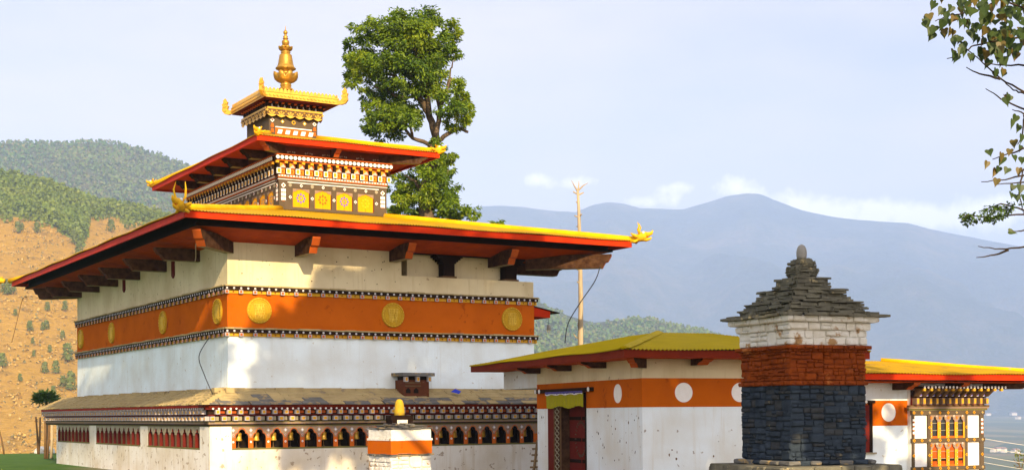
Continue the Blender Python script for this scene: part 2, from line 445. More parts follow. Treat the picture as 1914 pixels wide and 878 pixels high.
def ground_mat():
    m, nt, b = new_mat('ground_cover')
    N, L = nt.nodes, nt.links
    b.inputs['Roughness'].default_value = .95; b.inputs['Specular IOR Level'].default_value = .1
    g = N.new('ShaderNodeNewGeometry'); tc = N.new('ShaderNodeTexCoord')
    # valley fields (cells) against lawn near the buildings
    vo = N.new('ShaderNodeTexVoronoi'); vo.inputs['Scale'].default_value = .011; vo.inputs['Randomness'].default_value = .9
    mp = N.new('ShaderNodeMapping'); mp.inputs['Scale'].default_value = (1, .35, .0); L.new(tc.outputs['Object'], mp.inputs[0]); L.new(mp.outputs[0], vo.inputs[0])
    rs = N.new('ShaderNodeSeparateColor'); L.new(vo.outputs['Color'], rs.inputs[0])
    cr = N.new('ShaderNodeValToRGB'); el_ = cr.color_ramp.elements
    el_[0].color = (.10, .11, .035, 1); el_[0].position = 0; el_[1].color = (.17, .14, .055, 1); el_[1].position = 1
    for p, c in ((.25, (.055, .085, .03, 1)), (.45, (.15, .15, .05, 1)), (.6, (.24, .17, .08, 1)), (.75, (.05, .08, .03, 1))):
        e = el_.new(p); e.color = c
    L.new(rs.outputs[0], cr.inputs[0])
    n = N.new('ShaderNodeTexNoise'); n.inputs['Scale'].default_value = .9; n.inputs['Detail'].default_value = 8; n.inputs['Roughness'].default_value = .7
    L.new(tc.outputs['Object'], n.inputs[0])
    lr = N.new('ShaderNodeValToRGB'); lr.color_ramp.elements[0].color = (.030, .085, .010, 1); lr.color_ramp.elements[1].color = (.065, .125, .016, 1)
    lr.color_ramp.elements[0].position = .35; lr.color_ramp.elements[1].position = .65
    L.new(n.outputs[0], lr.inputs[0])
    er = N.new('ShaderNodeValToRGB'); er.color_ramp.elements[0].color = (.20, .165, .11, 1); er.color_ramp.elements[1].color = (.15, .125, .085, 1); er.color_ramp.elements[0].position = .35; er.color_ramp.elements[1].position = .65  # unseen earth court, added to bounce warm light up under the eaves
    L.new(n.outputs[0], er.inputs[0])
    sx = N.new('ShaderNodeSeparateXYZ'); L.new(tc.outputs['Object'], sx.inputs[0])
    ed = N.new('ShaderNodeMath'); ed.operation = 'MULTIPLY_ADD'; L.new(sx.outputs[1], ed.inputs[0]); ed.inputs[1].default_value = .45; L.new(sx.outputs[0], ed.inputs[2])   # x + .45 y
    en = N.new('ShaderNodeMapRange'); en.inputs[1].default_value = 5.5; en.inputs[2].default_value = 7.0; L.new(ed.outputs[0], en.inputs[0])
    ey = N.new('ShaderNodeMapRange'); ey.inputs[1].default_value = 46; ey.inputs[2].default_value = 44; L.new(sx.outputs[1], ey.inputs[0])
    em = N.new('ShaderNodeMath'); em.operation = 'MULTIPLY'; L.new(en.outputs[0], em.inputs[0]); L.new(ey.outputs[0], em.inputs[1])
    lm = N.new('ShaderNodeMix'); lm.data_type = 'RGBA'; L.new(em.outputs[0], lm.inputs[0]); L.new(lr.outputs[0], lm.inputs[6]); L.new(er.outputs[0], lm.inputs[7])
    ln = N.new('ShaderNodeVectorMath'); ln.operation = 'LENGTH'; L.new(tc.outputs['Object'], ln.inputs[0])
    mr = N.new('ShaderNodeMapRange'); mr.inputs[1].default_value = 110; mr.inputs[2].default_value = 260; L.new(ln.outputs['Value'], mr.inputs[0])
    mx = N.new('ShaderNodeMix'); mx.data_type = 'RGBA'
    L.new(mr.outputs[0], mx.inputs[0]); L.new(lm.outputs[2], mx.inputs[6]); L.new(cr.outputs[0], mx.inputs[7])
    L.new(mx.outputs[2], b.inputs['Base Color'])


ground_mat()


def build_ground():
    mb = MB(); radii = [0, 8, 16, 24, 30, 34, 38, 42, 48, 54, 60, 64, 67, 70, 76, 84, 95, 110, 130, 150, 180, 220, 280, 350, 450, 600, 800, 1000, 1300, 1700, 2200, 2800, 3500, 4300, 5200, 6500, 8500, 11500, 15500]
    na = 240
    mb.v = [(math.sin(2 * math.pi * j / na) * r, math.cos(2 * math.pi * j / na) * r, ground_z(math.sin(2 * math.pi * j / na) * r, math.cos(2 * math.pi * j / na) * r)) for r in radii for j in range(na)]
    m = mb.mi('ground_cover')
    for k in range(len(radii) - 1):
        for j in range(na):
            jj = (j + 1) % na
            mb.f.append((k * na + j, k * na + jj, (k + 1) * na + jj, (k + 1) * na + j)); mb.m.append(m)
    tag(mb.build('ground', smooth=True, weld=True), kind='structure')


def hill_mat(name, c1, c2, c3, s, bump, thr=.5):
    m, nt, b = new_mat(name)
    N, L = nt.nodes, nt.links
    b.inputs['Roughness'].default_value = .95; b.inputs['Specular IOR Level'].default_value = .08
    tc = N.new('ShaderNodeTexCoord')
    n = N.new('ShaderNodeTexNoise'); n.inputs['Scale'].default_value = s; n.inputs['Detail'].default_value = 10; n.inputs['Roughness'].default_value = .72
    L.new(tc.outputs['Object'], n.inputs[0])
    r = N.new('ShaderNodeValToRGB'); e = r.color_ramp.elements
    e[0].position = .36; e[0].color = (*c1, 1); e[1].position = .66; e[1].color = (*c3, 1); q = e.new(thr); q.color = (*c2, 1)
    L.new(n.outputs[0], r.inputs[0]); L.new(r.outputs[0], b.inputs['Base Color'])
    n2 = N.new('ShaderNodeTexNoise'); n2.inputs['Scale'].default_value = s * 6; n2.inputs['Detail'].default_value = 6; n2.inputs['Roughness'].default_value = .7
    L.new(tc.outputs['Object'], n2.inputs[0])
    bp = N.new('ShaderNodeBump'); bp.inputs['Strength'].default_value = bump; bp.inputs['Distance'].default_value = .35 / s
    L.new(n2.outputs[0], bp.inputs['Height']); L.new(bp.outputs[0], b.inputs['Normal'])


hill_mat('dry_grass', (.40, .235, .040), (.54, .32, .055), (.30, .19, .05), .10, .9)
hill_mat('pine_floor', (.10, .125, .02), (.15, .165, .03), (.24, .18, .06), .05, .5, .58)
hill_mat('scrub_hill', (.075, .105, .025), (.115, .125, .035), (.20, .155, .065), .008, .7)
hill_mat('far_forest', (.020, .045, .015), (.055, .080, .030), (.17, .15, .07), .0022, 1.0)
hill_mat('mid_forest', (.060, .085, .030), (.085, .10, .035), (.20, .14, .065), .006, .7, .56)


class Hill:
    def __init__(s, ridge, df, dr, zf, px0, px1, amp, seed, shape=1.0, ns=1.0):
        s.r = ridge; s.df = df; s.dr = dr; s.zf = zf; s.px0 = px0; s.px1 = px1; s.amp = amp; s.seed = seed; s.shape = shape; s.ns = ns

    def z(s, px, D):
        py = interp(s.r, px)
        zr = at(px, py, s.dr).z
        t = (D - s.df) / (s.dr - s.df)
        x = (px - CX) / FPX * D
        n = fbm(x / (s.dr * .10) * s.ns, D / (s.dr * .13) * s.ns, s.seed, 5)
        rid = 1 - abs(fbm(x / (s.dr * .16) * s.ns, D / (s.dr * .5) * s.ns, s.seed + 7, 3)) * 2.2
        if t <= 1:
            tt = max(0, t) ** s.shape
            env = math.sin(math.pi * min(1, max(0, t)))
            return s.zf + (zr - s.zf) * tt + s.amp * (n * .8 + (rid - .5) * .6) * env * (.35 + .65 * min(1, zr / max(1, s.amp * 3))) + s.amp * .05 * n * t
        return zr + s.amp * .05 * n - (zr - s.zf) * min(1, (t - 1) * 1.4)

    def P(s, px, D):
        return Vector(((px - CX) / FPX * D, D, s.z(px, D)))

    def build(s, name, mat, ncol, nrow):
        mb = MB(); m = mb.mi(mat)
        for k in range(nrow + 1):
            D = s.df + (s.dr - s.df) * 1.6 * k / nrow
            for j in range(ncol + 1):
                mb.v.append(tuple(s.P(s.px0 + (s.px1 - s.px0) * j / ncol, D)))
        for k in range(nrow):
            for j in range(ncol):
                a = k * (ncol + 1) + j; mb.f.append((a, a + 1, a + ncol + 2, a + ncol + 1)); mb.m.append(m)
        o = mb.build(name, smooth=True); tag(o, kind='structure'); return o


build_ground()
near_hill = Hill([(-700, 240), (-300, 295), (0, 332), (40, 338), (100, 352), (150, 374), (200, 387), (290, 404), (420, 455), (560, 540), (720, 650), (860, 760), (960, 800)], 330, 900, -56, -900, 960, 14, 2.0, .9)
nh = near_hill.build('near_hillside', 'dry_grass', 260, 110); nh.data.materials.append(MATS['pine_floor'])
wooded_hill = Hill([(-900, 200), (-400, 240), (-120, 268), (0, 273), (60, 268), (120, 270), (190, 265), (250, 275), (300, 289), (345, 308), (420, 350), (520, 410), (640, 500), (760, 600), (860, 700), (950, 790)], 1300, 2500, -50, -1000, 950, 60, 5.0, .85)
wooded_hill.build('wooded_hill', 'scrub_hill', 260, 90)
mid_hill = Hill([(520, 300), (700, 385), (840, 460), (960, 535), (1005, 563), (1060, 589), (1110, 604), (1160, 598), (1205, 597), (1250, 606), (1300, 617), (1360, 634), (1430, 665), (1520, 715), (1600, 755), (1680, 790)], 1000, 2100, -58, 520, 1680, 36, 9.0, .9)
mid_hill.build('forested_spur', 'mid_forest', 220, 80)
far_range = Hill([(-900, 360), (-200, 420), (300, 400), (600, 392), (800, 386), (895, 386), (940, 384), (985, 386), (1040, 393), (1080, 396), (1110, 383), (1140, 377), (1165, 379), (1200, 388), (1280, 390), (1320, 379), (1360, 365), (1400, 360), (1425, 362), (1450, 373), (1500, 391), (1560, 405), (1600, 411), (1700, 418), (1740, 427), (1800, 440), (1860, 452), (1914, 462), (2100, 500), (2500, 560), (3000, 500)], 5400, 8600, -30, -900, 3000, 340, 14.0, .95, 1.25)
far_range.build('mountain_range', 'far_forest', 420, 90)

# even air: one closed box round camera and land, sky outside it
hz = MB(); hz.box(-9000, 9000, -400, 14500, -75, 1430, 'slate')
ho = hz.build('haze'); tag(ho, kind='stuff')
hm = bpy.data.materials.new('haze_air'); hm.use_nodes = True
hn = hm.node_tree.nodes; hn.clear()
hout = hn.new('ShaderNodeOutputMaterial'); hv = hn.new('ShaderNodeVolumePrincipled')
hv.inputs['Color'].default_value = (.44, .61, 1.0, 1); hv.inputs['Density'].default_value = 1.5e-4; hv.inputs['Anisotropy'].default_value = -0.2
hm.node_tree.links.new(hv.outputs[0], hout.inputs['Volume'])
ho.data.materials.clear(); ho.data.materials.append(hm)


# ------------------------------------------------------------------ shared building pieces
def corrugated(mb, E, zE, T, zT, mat, pitch=.10, amp=.02, lip=.06):
    """hipped sheet roof from eave rectangle E up to rectangle T; real corrugations running down the slope"""
    x0, y0, x1, y1 = E; X0, Y0, X1, Y1 = T
    sides = [((x0, y0), (x1, y0), (X0, Y0), (X1, Y0)), ((x1, y0), (x1, y1), (X1, Y0), (X1, Y1)),
             ((x1, y1), (x0, y1), (X1, Y1), (X0, Y1)), ((x0, y1), (x0, y0), (X0, Y1), (X0, Y0))]
    m = mb.mi(mat)
    for (A, B, C, D) in sides:
        A = Vector(A); B = Vector(B); C = Vector(C); D = Vector(D)
        u = (B - A).normalized(); n = Vector((-u.y, u.x)); Ln = (B - A).length
        H = (C - A).dot(n); ca = (C - A).dot(u); da = (D - A).dot(u)
        step = pitch / 4; N = int(Ln / step); prev = None
        for k in range(N + 1):
            a = Ln * k / N
            d = H
            if a < ca: d = H * a / ca if ca > 1e-6 else H
            if a > da: d = min(d, H * (Ln - a) / (Ln - da)) if Ln - da > 1e-6 else d
            wv = amp * math.sin(2 * math.pi * a / pitch)
            cur = []
            for q in (-lip / H, .33 * d / H, .66 * d / H, d / H):
                P = A + u * a + n * (q * H)
                sag = -.012 * math.sin(a * 1.7) * (1 - q) if q > 0 else -.012 * math.sin(a * 1.7)
                cur.append(len(mb.v)); mb.v.append((P.x, P.y, zE + (zT - zE) * q + wv + sag))
            if prev:
                for i in range(3):
                    mb.f.append((prev[i], cur[i], cur[i + 1], prev[i + 1])); mb.m.append(m)
            prev = cur


def roof_deck(mb, E, zE, T, zT, mat, drop=.06):
    x0, y0, x1, y1 = E; X0, Y0, X1, Y1 = T
    a = [(x0, y0, zE - drop), (x1, y0, zE - drop), (x1, y1, zE - drop), (x0, y1, zE - drop)]
    b = [(X0, Y0, zT - drop), (X1, Y0, zT - drop), (X1, Y1, zT - drop), (X0, Y1, zT - drop)]
    for k in range(4):
        j = (k + 1) % 4
        mb.face([a[k], a[j], b[j], b[k]], mat)
    mb.face(b, mat)


def ring(mb, E, w, z0, z1, mat, inward=True):
    """rectangular frame of four butted boards"""
    x0, y0, x1, y1 = E
    mb.box(x0, x1, y0, y0 + w, z0, z1, mat); mb.box(x0, x1, y1 - w, y1, z0, z1, mat)
    mb.box(x0, x0 + w, y0 + w, y1 - w, z0, z1, mat); mb.box(x1 - w, x1, y0 + w, y1 - w, z0, z1, mat)


def fascia(E, zt, h, parent, mat='red_fascia'):
    mb = MB(); ring(mb, E, .05, zt - h, zt, mat)
    return mb.build('fascia', parent)


def hip_caps(E, zE, T, zT, parent, mat, rad=.085, which=(0, 1, 2, 3), ridge=None):
    x0, y0, x1, y1 = E; X0, Y0, X1, Y1 = T
    c = [((x0, y0, zE), (X0, Y0, zT)), ((x1, y0, zE), (X1, Y0, zT)), ((x1, y1, zE), (X1, Y1, zT)), ((x0, y1, zE), (X0, Y1, zT))]
    for k in which:
        mb = MB(); a = Vector(c[k][0]); b = Vector(c[k][1]); d = b - a
        pts = [a + d * t + Vector((0, 0, .03 + .006 * math.sin(9 * t))) for t in (-.012, .1, .25, .4, .55, .7, .85, 1.0)]
        mb.tube(pts, rad, mat, 8); mb.build('hip_cap', parent, smooth=True)
    if ridge:
        mb = MB(); a = Vector((X0, (Y0 + Y1) / 2, zT)); b = Vector((X1, (Y0 + Y1) / 2, zT))
        mb.tube([a + Vector((0, 0, .03)), (a + b) / 2 + Vector((0, 0, .02)), b + Vector((0, 0, .03))], rad, mat, 8); mb.build('ridge_cap', parent, smooth=True)


def bracket(parent, p, d, L, zt, h, w, name='roof_beam', endm='beam_end'):
    """carved cantilever beam from wall point p outward along d"""
    d = Vector((d[0], d[1], 0)).normalized(); s = Vector((-d.y, d.x, 0)); p = Vector((p[0], p[1], 0))
    mb = MB()
    poly = [(-.15, zt - h), (L - .26, zt - h), (L - .17, zt - h * .58), (L - .10, zt - h * .54), (L, zt - .04), (L, zt), (-.15, zt)]
    mats = ['beam_underside', endm, endm, endm, endm, 'dark_wood', 'dark_wood']
    mb.prism(poly, lambda u, v, k: p + d * u + s * k + Vector((0, 0, v)), -w / 2, w / 2, 'carved_wood', mats)
    return mb.build(name, parent)


def medallion(parent, Rn, a, o, z, r):
    """gilded disc with raised rim, inner ring and rows of relief script"""
    mb = MB(); n = 40; prof = [(r, 0), (r, .035), (r * .95, .055), (r * .88, .055), (r * .85, .036), (r * .8, .034), (r * .78, .045), (r * .74, .045), (r * .72, .034), (0.001, .034)]
    i0 = len(mb.v); m = mb.mi('gold_relief')
    for (q, h) in prof:
        for j in range(n):
            th = 2 * math.pi * j / n; mb.v.append(tuple(Rn.p(a + q * math.cos(th), o + h, z + q * math.sin(th))))
    for k in range(len(prof) - 1):
        for j in range(n):
            jj = (j + 1) % n; mb.f.append((i0 + k * n + j, i0 + k * n + jj, i0 + (k + 1) * n + jj, i0 + (k + 1) * n + j)); mb.m.append(m)
    rng = random.Random(int(a * 100) + 7)
    for row in range(5):
        zz = z + r * (.42 - .2 * row); half = r * (.46 if row in (0,) else .40)
        Rn.box(mb, a - half, a + half, o + .03, o + .05, zz + r * .055, zz + r * .085, 'relief_highlight')
        x = a - half + .01
        while x < a + half - .03:
            wd = rng.uniform(.02, .045)
            for _ in range(2):
                dx = rng.uniform(0, wd * .6); zl = rng.uniform(.05, .11) * r / .34 * .9
                Rn.box(mb, x + dx, x + dx + .017, o + .03, o + .052, zz + r * .05 - zl, zz + r * .05, 'relief_highlight')
            x += wd + .022
    for k in range(22):
        th = 2 * math.pi * k / 22
        Rn.disc(mb, a + r * .915 * math.cos(th), o + .063, z + r * .915 * math.sin(th), r * .034, 'relief_highlight', 6, .014)
    return mb.build('medallion', parent)


def trim_band(mb, Rn, a0, a1, zt, pitch=.19):
    """slate ledge, dotted strip, blocks over a yellow board"""
    rng = random.Random(int(zt * 100))
    x = a0
    while x < a1:                                                   # ragged slates of the ledge
        w = rng.uniform(.25, .5); e = min(x + w, a1)
        Rn.box(mb, x, e - .004, 0, .135 + rng.uniform(-.02, .02), zt - .032 + rng.uniform(-.006, .006), zt + rng.uniform(-.008, .012), 'mud_slate')
        x = e
    Rn.box(mb, a0 + .01, a1 - .01, 0, .10, zt - .125, zt - .04, 'brown_paint')
    Rn.box(mb, a0 + .03, a1 - .03, 0, .045, zt - .215, zt - .125, 'yellow_paint')
    for k, a in enumerate(arange(a0 + .06, a1 - .04, pitch)):
        Rn.disc(mb, a, .107, zt - .082, .029, 'dot_paint', 8, .01)
        if k % 2 == 0:
            Rn.box(mb, a - .055, a + .055, .04, .096, zt - .222, zt - .128, 'brown_pole')
            Rn.box(mb, a - .055, a + .055, .0955, .0985, zt - .222, zt - .128, 'lilac_paint')
            Rn.box(mb, a - .03, a + .03, .097, .102, zt - .205, zt - .145, 'orange_paint')
        elif rng.random() < .7:
            Rn.diamond(mb, a, .05, zt - .17, .025, 'brown_paint', 'orange_paint')


def dragon(parent, p, d, s=1.0, lift=.12, horns=.42):
    """gilded dragon-head finial pointing along d"""
    d = Vector((d[0], d[1], 0)).normalized(); q = Vector((-d.y, d.x, 0)); p = Vector(p); U = Vector((0, 0, 1)); mb = MB()

    def P(a, b, c): return p + d * (a * s) + q * (b * s) + U * (c * s)
    mb.tube([P(-.35, 0, -.04), P(-.1, 0, -.01), P(.08, 0, .02), P(.20, 0, .07), P(.30, 0, .08)], [.085 * s, .10 * s, .13 * s, .15 * s, .11 * s], 'gold_paint', 10)
    mb.tube([P(.22, 0, .10), P(.36, 0, .11), P(.46, 0, .15), P(.50, 0, .23)], [.11 * s, .075 * s, .05 * s, .015 * s], 'gold_paint', 8)       # curled snout
    mb.tube([P(.16, 0, -.03), P(.30, 0, -.05), P(.42, 0, -.02), P(.46, 0, .03)], [.07 * s, .055 * s, .04 * s, .012 * s], 'gold_paint', 8)      # jaw
    mb.tube([P(.20, 0, .025), P(.36, 0, .03)], [.035 * s, .015 * s], 'red_fascia', 6)                                                       # tongue
    for k in (-1, 1):
        mb.tube([P(.10, .08 * k, .14), P(.06, .14 * k, .24), P(.10, .17 * k, .14 + horns * .6), P(.05, .13 * k, .14 + horns)], [.04 * s, .034 * s, .024 * s, .006 * s], 'gold_paint', 7)
        mb.tube([P(.20, .10 * k, .15), P(.25, .12 * k, .17)], [.045 * s, .03 * s], 'white_paint', 7)                                            # eye
        mb.tube([P(.05, .12 * k, .03), P(-.06, .20 * k, .08), P(-.16, .19 * k, .15)], [.06 * s, .05 * s, .008 * s], 'gold_paint', 6)          # frill
        mb.tube([P(.02, .09 * k, -.06), P(-.05, .17 * k, -.12), P(-.12, .16 * k, -.10)], [.05 * s, .035 * s, .008 * s], 'gold_paint', 6)
    return mb.build('dragon_finial', parent, smooth=True)


def arch_outline(w, zs, zt, kind='trefoil'):
    """(dx,z) list over an opening of half width w, springing zs to crown zt"""
    h = zt - zs; pts = []
    if kind == 'trefoil':
        for k in range(7):
            th = math.pi - math.pi * .5 * k / 6
            pts.append((-w * .52 + w * .48 * math.cos(th), zs + h * .52 * math.sin(th)))
        for k in range(7):
            th = math.pi - math.pi * k / 12
            pts.append((w * .52 * math.cos(th) * .999, zs + h * .52 + h * .48 * math.sin(th)))
        right = [(-x, z) for x, z in reversed(pts)]
        out = pts + right[1:]
    else:                                                           # bottle shape: shoulders and a narrow round head
        for k in range(5):
            th = math.pi - math.pi * .5 * k / 4
            pts.append((-w * .45 + w * .55 * math.cos(th), zs + h * .45 * math.sin(th)))
        for k in range(6):
            th = math.pi - math.pi * k / 10
            pts.append((w * .45 * math.cos(th), zs + h * .5 + h * .5 * math.sin(th)))
        out = pts + [(-x, z) for x, z in reversed(pts)][1:]
    return out


def arcade(mb, Rn, centers, half, pitch, z0, z1, zs, zt, o, depth, mface, mpost, mjamb, kind='trefoil', a0=None, a1=None):
    """wall screen pierced by arches, with real thickness"""
    edges = [(centers[k] + centers[k + 1]) / 2 for k in range(len(centers) - 1)]
    left = [a0 if a0 is not None else centers[0] - pitch / 2] + edges
    right = edges + [a1 if a1 is not None else centers[-1] + pitch / 2]
    for c, l, r in zip(centers, left, right):
        ol = [(c + x, z) for x, z in arch_outline(half, zs, zt, kind)]
        Rn.poly(mb, [(l, z0), (c - half, z0), (c - half, zs), (l, zs)], o, mpost)
        Rn.poly(mb, [(c + half, z0), (r, z0), (r, zs), (c + half, zs)], o, mpost)
        Rn.poly(mb, [(l, zs), (c - half, zs), (c - half, z1), (l, z1)], o, mface)
        Rn.poly(mb, [(c + half, zs), (r, zs), (r, z1), (c + half, z1)], o, mface)
        for p, q in zip(ol, ol[1:]):
            if q[0] - p[0] > 1e-5: Rn.poly(mb, [p, q, (q[0], z1), (p[0], z1)], o, mface)
        full = [(c - half, z0)] + ol + [(c + half, z0)]
        for p, q in zip(full, full[1:]):
            mb.face([Rn.p(p[0], o, p[1]), Rn.p(q[0], o, q[1]), Rn.p(q[0], o - depth, q[1]), Rn.p(p[0], o - depth, p[1])], mjamb)


# ------------------------------------------------------------------ the temple
T_ORG = Vector((-7.2967, 36.0, 0)); T_ROT = R(30.8)
W, D = 9.25, 15.75
temple = empty('temple', T_ORG, T_ROT, 'three-tiered white temple with orange band, yellow roofs and golden spire', 'temple')
FR = Run((0, 0), (1, 0), (0, -1)); LR = Run((0, 0), (0, 1), (-1, 0)); RR = Run((W, 0), (0, 1), (1, 0))


def T2W(x, y, z):
    c, s = math.cos(T_ROT), math.sin(T_ROT)
    return Vector((T_ORG.x + x * c - y * s, T_ORG.y + x * s + y * c, z))


def build_temple_body():
    mb = MB()
    # solid block to the band; above it a recessed loggia in the right part of the front
    bt = .05
    lo = [(-bt, -bt, 0), (W + bt, -bt, 0), (W + bt, D + bt, 0), (-bt, D + bt, 0)]; hi = [(0, 0, 3.70), (W, 0, 3.70), (W, D, 3.70), (0, D, 3.70)]
    mb.hexa(lo + hi, 'white_plaster')
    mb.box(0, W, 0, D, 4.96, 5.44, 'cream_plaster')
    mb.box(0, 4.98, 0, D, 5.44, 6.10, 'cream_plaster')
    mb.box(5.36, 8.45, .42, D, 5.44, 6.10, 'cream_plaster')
    mb.box(4.98, 5.36, 1.2, D, 5.44, 6.10, 'hole_and_shade_dark')  # near-black back painted as the shade deep in the loggia slot
    rng = random.Random(4)                                          # small knots / nail holes in the plaster
    for _ in range(26): FR.disc(mb, rng.uniform(.1, 4.8), .004, rng.uniform(5.1, 5.95), rng.uniform(.010, .020), 'hole_and_shade_dark', 6)
    for _ in range(22): LR.disc(mb, rng.uniform(.2, 9), .004, rng.uniform(5.1, 5.9), rng.uniform(.008, .018), 'hole_and_shade_dark', 6)
    mb.build('main_wall', temple)
    mb = MB(); mb.box(-.012, W + .012, -.012, D + .012, 3.69, 4.97, 'orange_ochre'); mb.build('orange_band', temple)
    for zt in (4.985, 3.885):
        mb = MB()
        trim_band(mb, FR, -.11, W + .11, zt); trim_band(mb, LR, .0, D, zt); trim_band(mb, RR, .0, D, zt)
        mb.build('dotted_trim', temple)
    for a in (.844, 4.70, 8.50): medallion(temple, FR, a, .01, 4.345, .34)
    for a in (.70, 5.50, 11.1, 15.15): medallion(temple, LR, a, .01, 4.345, .34)
    for a in (4.52, 9.63):                                          # drain boards hanging under the left eave
        mb = MB(); LR.poly(mb, [(a - .11, 5.62), (a, 5.54), (a + .11, 5.62), (a + .11, 6.05), (a - .11, 6.05)], .045, 'deep_red', .05); mb.build('drain_board', temple)
    for a, w in ((6.52, .54), (8.55, .58)):                          # loggia posts with flared capitals
        mb = MB()
        FR.box(mb, a - w * .42, a + w * .42, -.42, -.06, 5.445, 5.50, 'brown_pole')
        FR.box(mb, a - w * .32, a + w * .32, -.40, -.08, 5.50, 5.86, 'dark_wood')
        for k in range(4):
            FR.box(mb, a - w * (.4 + .13 * k), a + w * (.4 + .13 * k), -.41, -.07 + .002 * k, 5.86 + .055 * k, 5.915 + .055 * k, 'dark_wood')
        mb.build('loggia_post', temple)


def build_main_roof():
    E = (-1.64, -1.64, 11.60, 18.70); zE = 6.60; T = (2.95, 3.80, 6.30, 11.9); zT = 7.60
    mb = MB(); corrugated(mb, E, zE, T, zT, 'yellow_sheet', .085, .015, .06)
    roof = mb.build('main_roof', temple, smooth=True, recalc=False)
    mb = MB(); roof_deck(mb, E, zE, T, zT, 'dark_wood', .07); mb.build('roof_deck', roof)
    fascia((E[0], E[1], E[2], E[3]), 6.575, .165, roof)
    hip_caps(E, zE, T, zT, roof, 'yellow_cap', .10)
    for (x, y, sx, sy) in ((E[0], E[1], -1, -1), (E[2], E[1], 1, -1), (E[0], E[3], -1, 1), (E[2], E[3], 1, 1)):
        if sx < 0 and sy < 0: dragon(roof, (x - .10, y - .10, zE + .03), (sx, sy), .95, horns=.50)
        else:
            k = .45 if sx < 0 else .1
            dragon(roof, (x + k * sx, y + k * sy, zE + .06), (sx, sy), .95, horns=.34)
    # boarded soffit rising from the wall to the outer edge
    mb = MB(); S = (-1.25, -1.25, 11.2, 18.3); zo, zi = 6.30, 6.09
    I = (0, 0, W, D)
    n = 9
    for k in range(n):
        t0 = k / n; t1 = (k + .93) / n
        r0 = [I[q] + (S[q] - I[q]) * t0 for q in range(4)]; r1 = [I[q] + (S[q] - I[q]) * t1 for q in range(4)]
        z0, z1 = zi + (zo - zi) * t0, zi + (zo - zi) * t1
        c0 = [(r0[0], r0[1], z0), (r0[2], r0[1], z0), (r0[2], r0[3], z0), (r0[0], r0[3], z0)]; c1 = [(r1[0], r1[1], z1), (r1[2], r1[1], z1), (r1[2], r1[3], z1), (r1[0], r1[3], z1)]
        for q in range(4):
            j = (q + 1) % 4; u = Vector((0, 0, .03))
            lo = [Vector(c1[q]), Vector(c1[j]), Vector(c0[j]), Vector(c0[q])]
            mb.hexa(lo + [v + u for v in lo], 'soffit_wood')
    mb.build('soffit', roof)
    mb = MB(); ring(mb, S, .09, 6.29, 6.36, 'dark_wood'); ring(mb, (S[0] + .1, S[1] + .1, S[2] - .1, S[3] - .1), .06, 6.36, 6.62, 'hole_and_shade_dark'); mb.build('beam_and_gap_shade', roof)  # dark beam, plus a near-black ring painted as shade behind the fascia
    h = .40; zt = 6.20
    for x in (1.96, 4.72, 7.92): bracket(temple, (x, 0), (0, -1), 1.22, zt, h, .22)
    for y in (2.3, 5.3, 8.0, 10.5, 12.8, 15.2): bracket(temple, (0, y), (-1, 0), 1.22, 6.12, .33, .24, endm='frieze_paint')
    for y in (1.4, 4.2, 8.0, 12.0): bracket(temple, (W, y), (1, 0), 1.9, zt, h, .26)
    bracket(temple, (.05, .05), (-1, -1), 1.78, zt, h, .24); bracket(temple, (W - .05, .05), (1, -.78), 2.35, zt, h, .26)
    bracket(temple, (.0, D - .05), (-1, 1), 1.7, zt, h, .24)


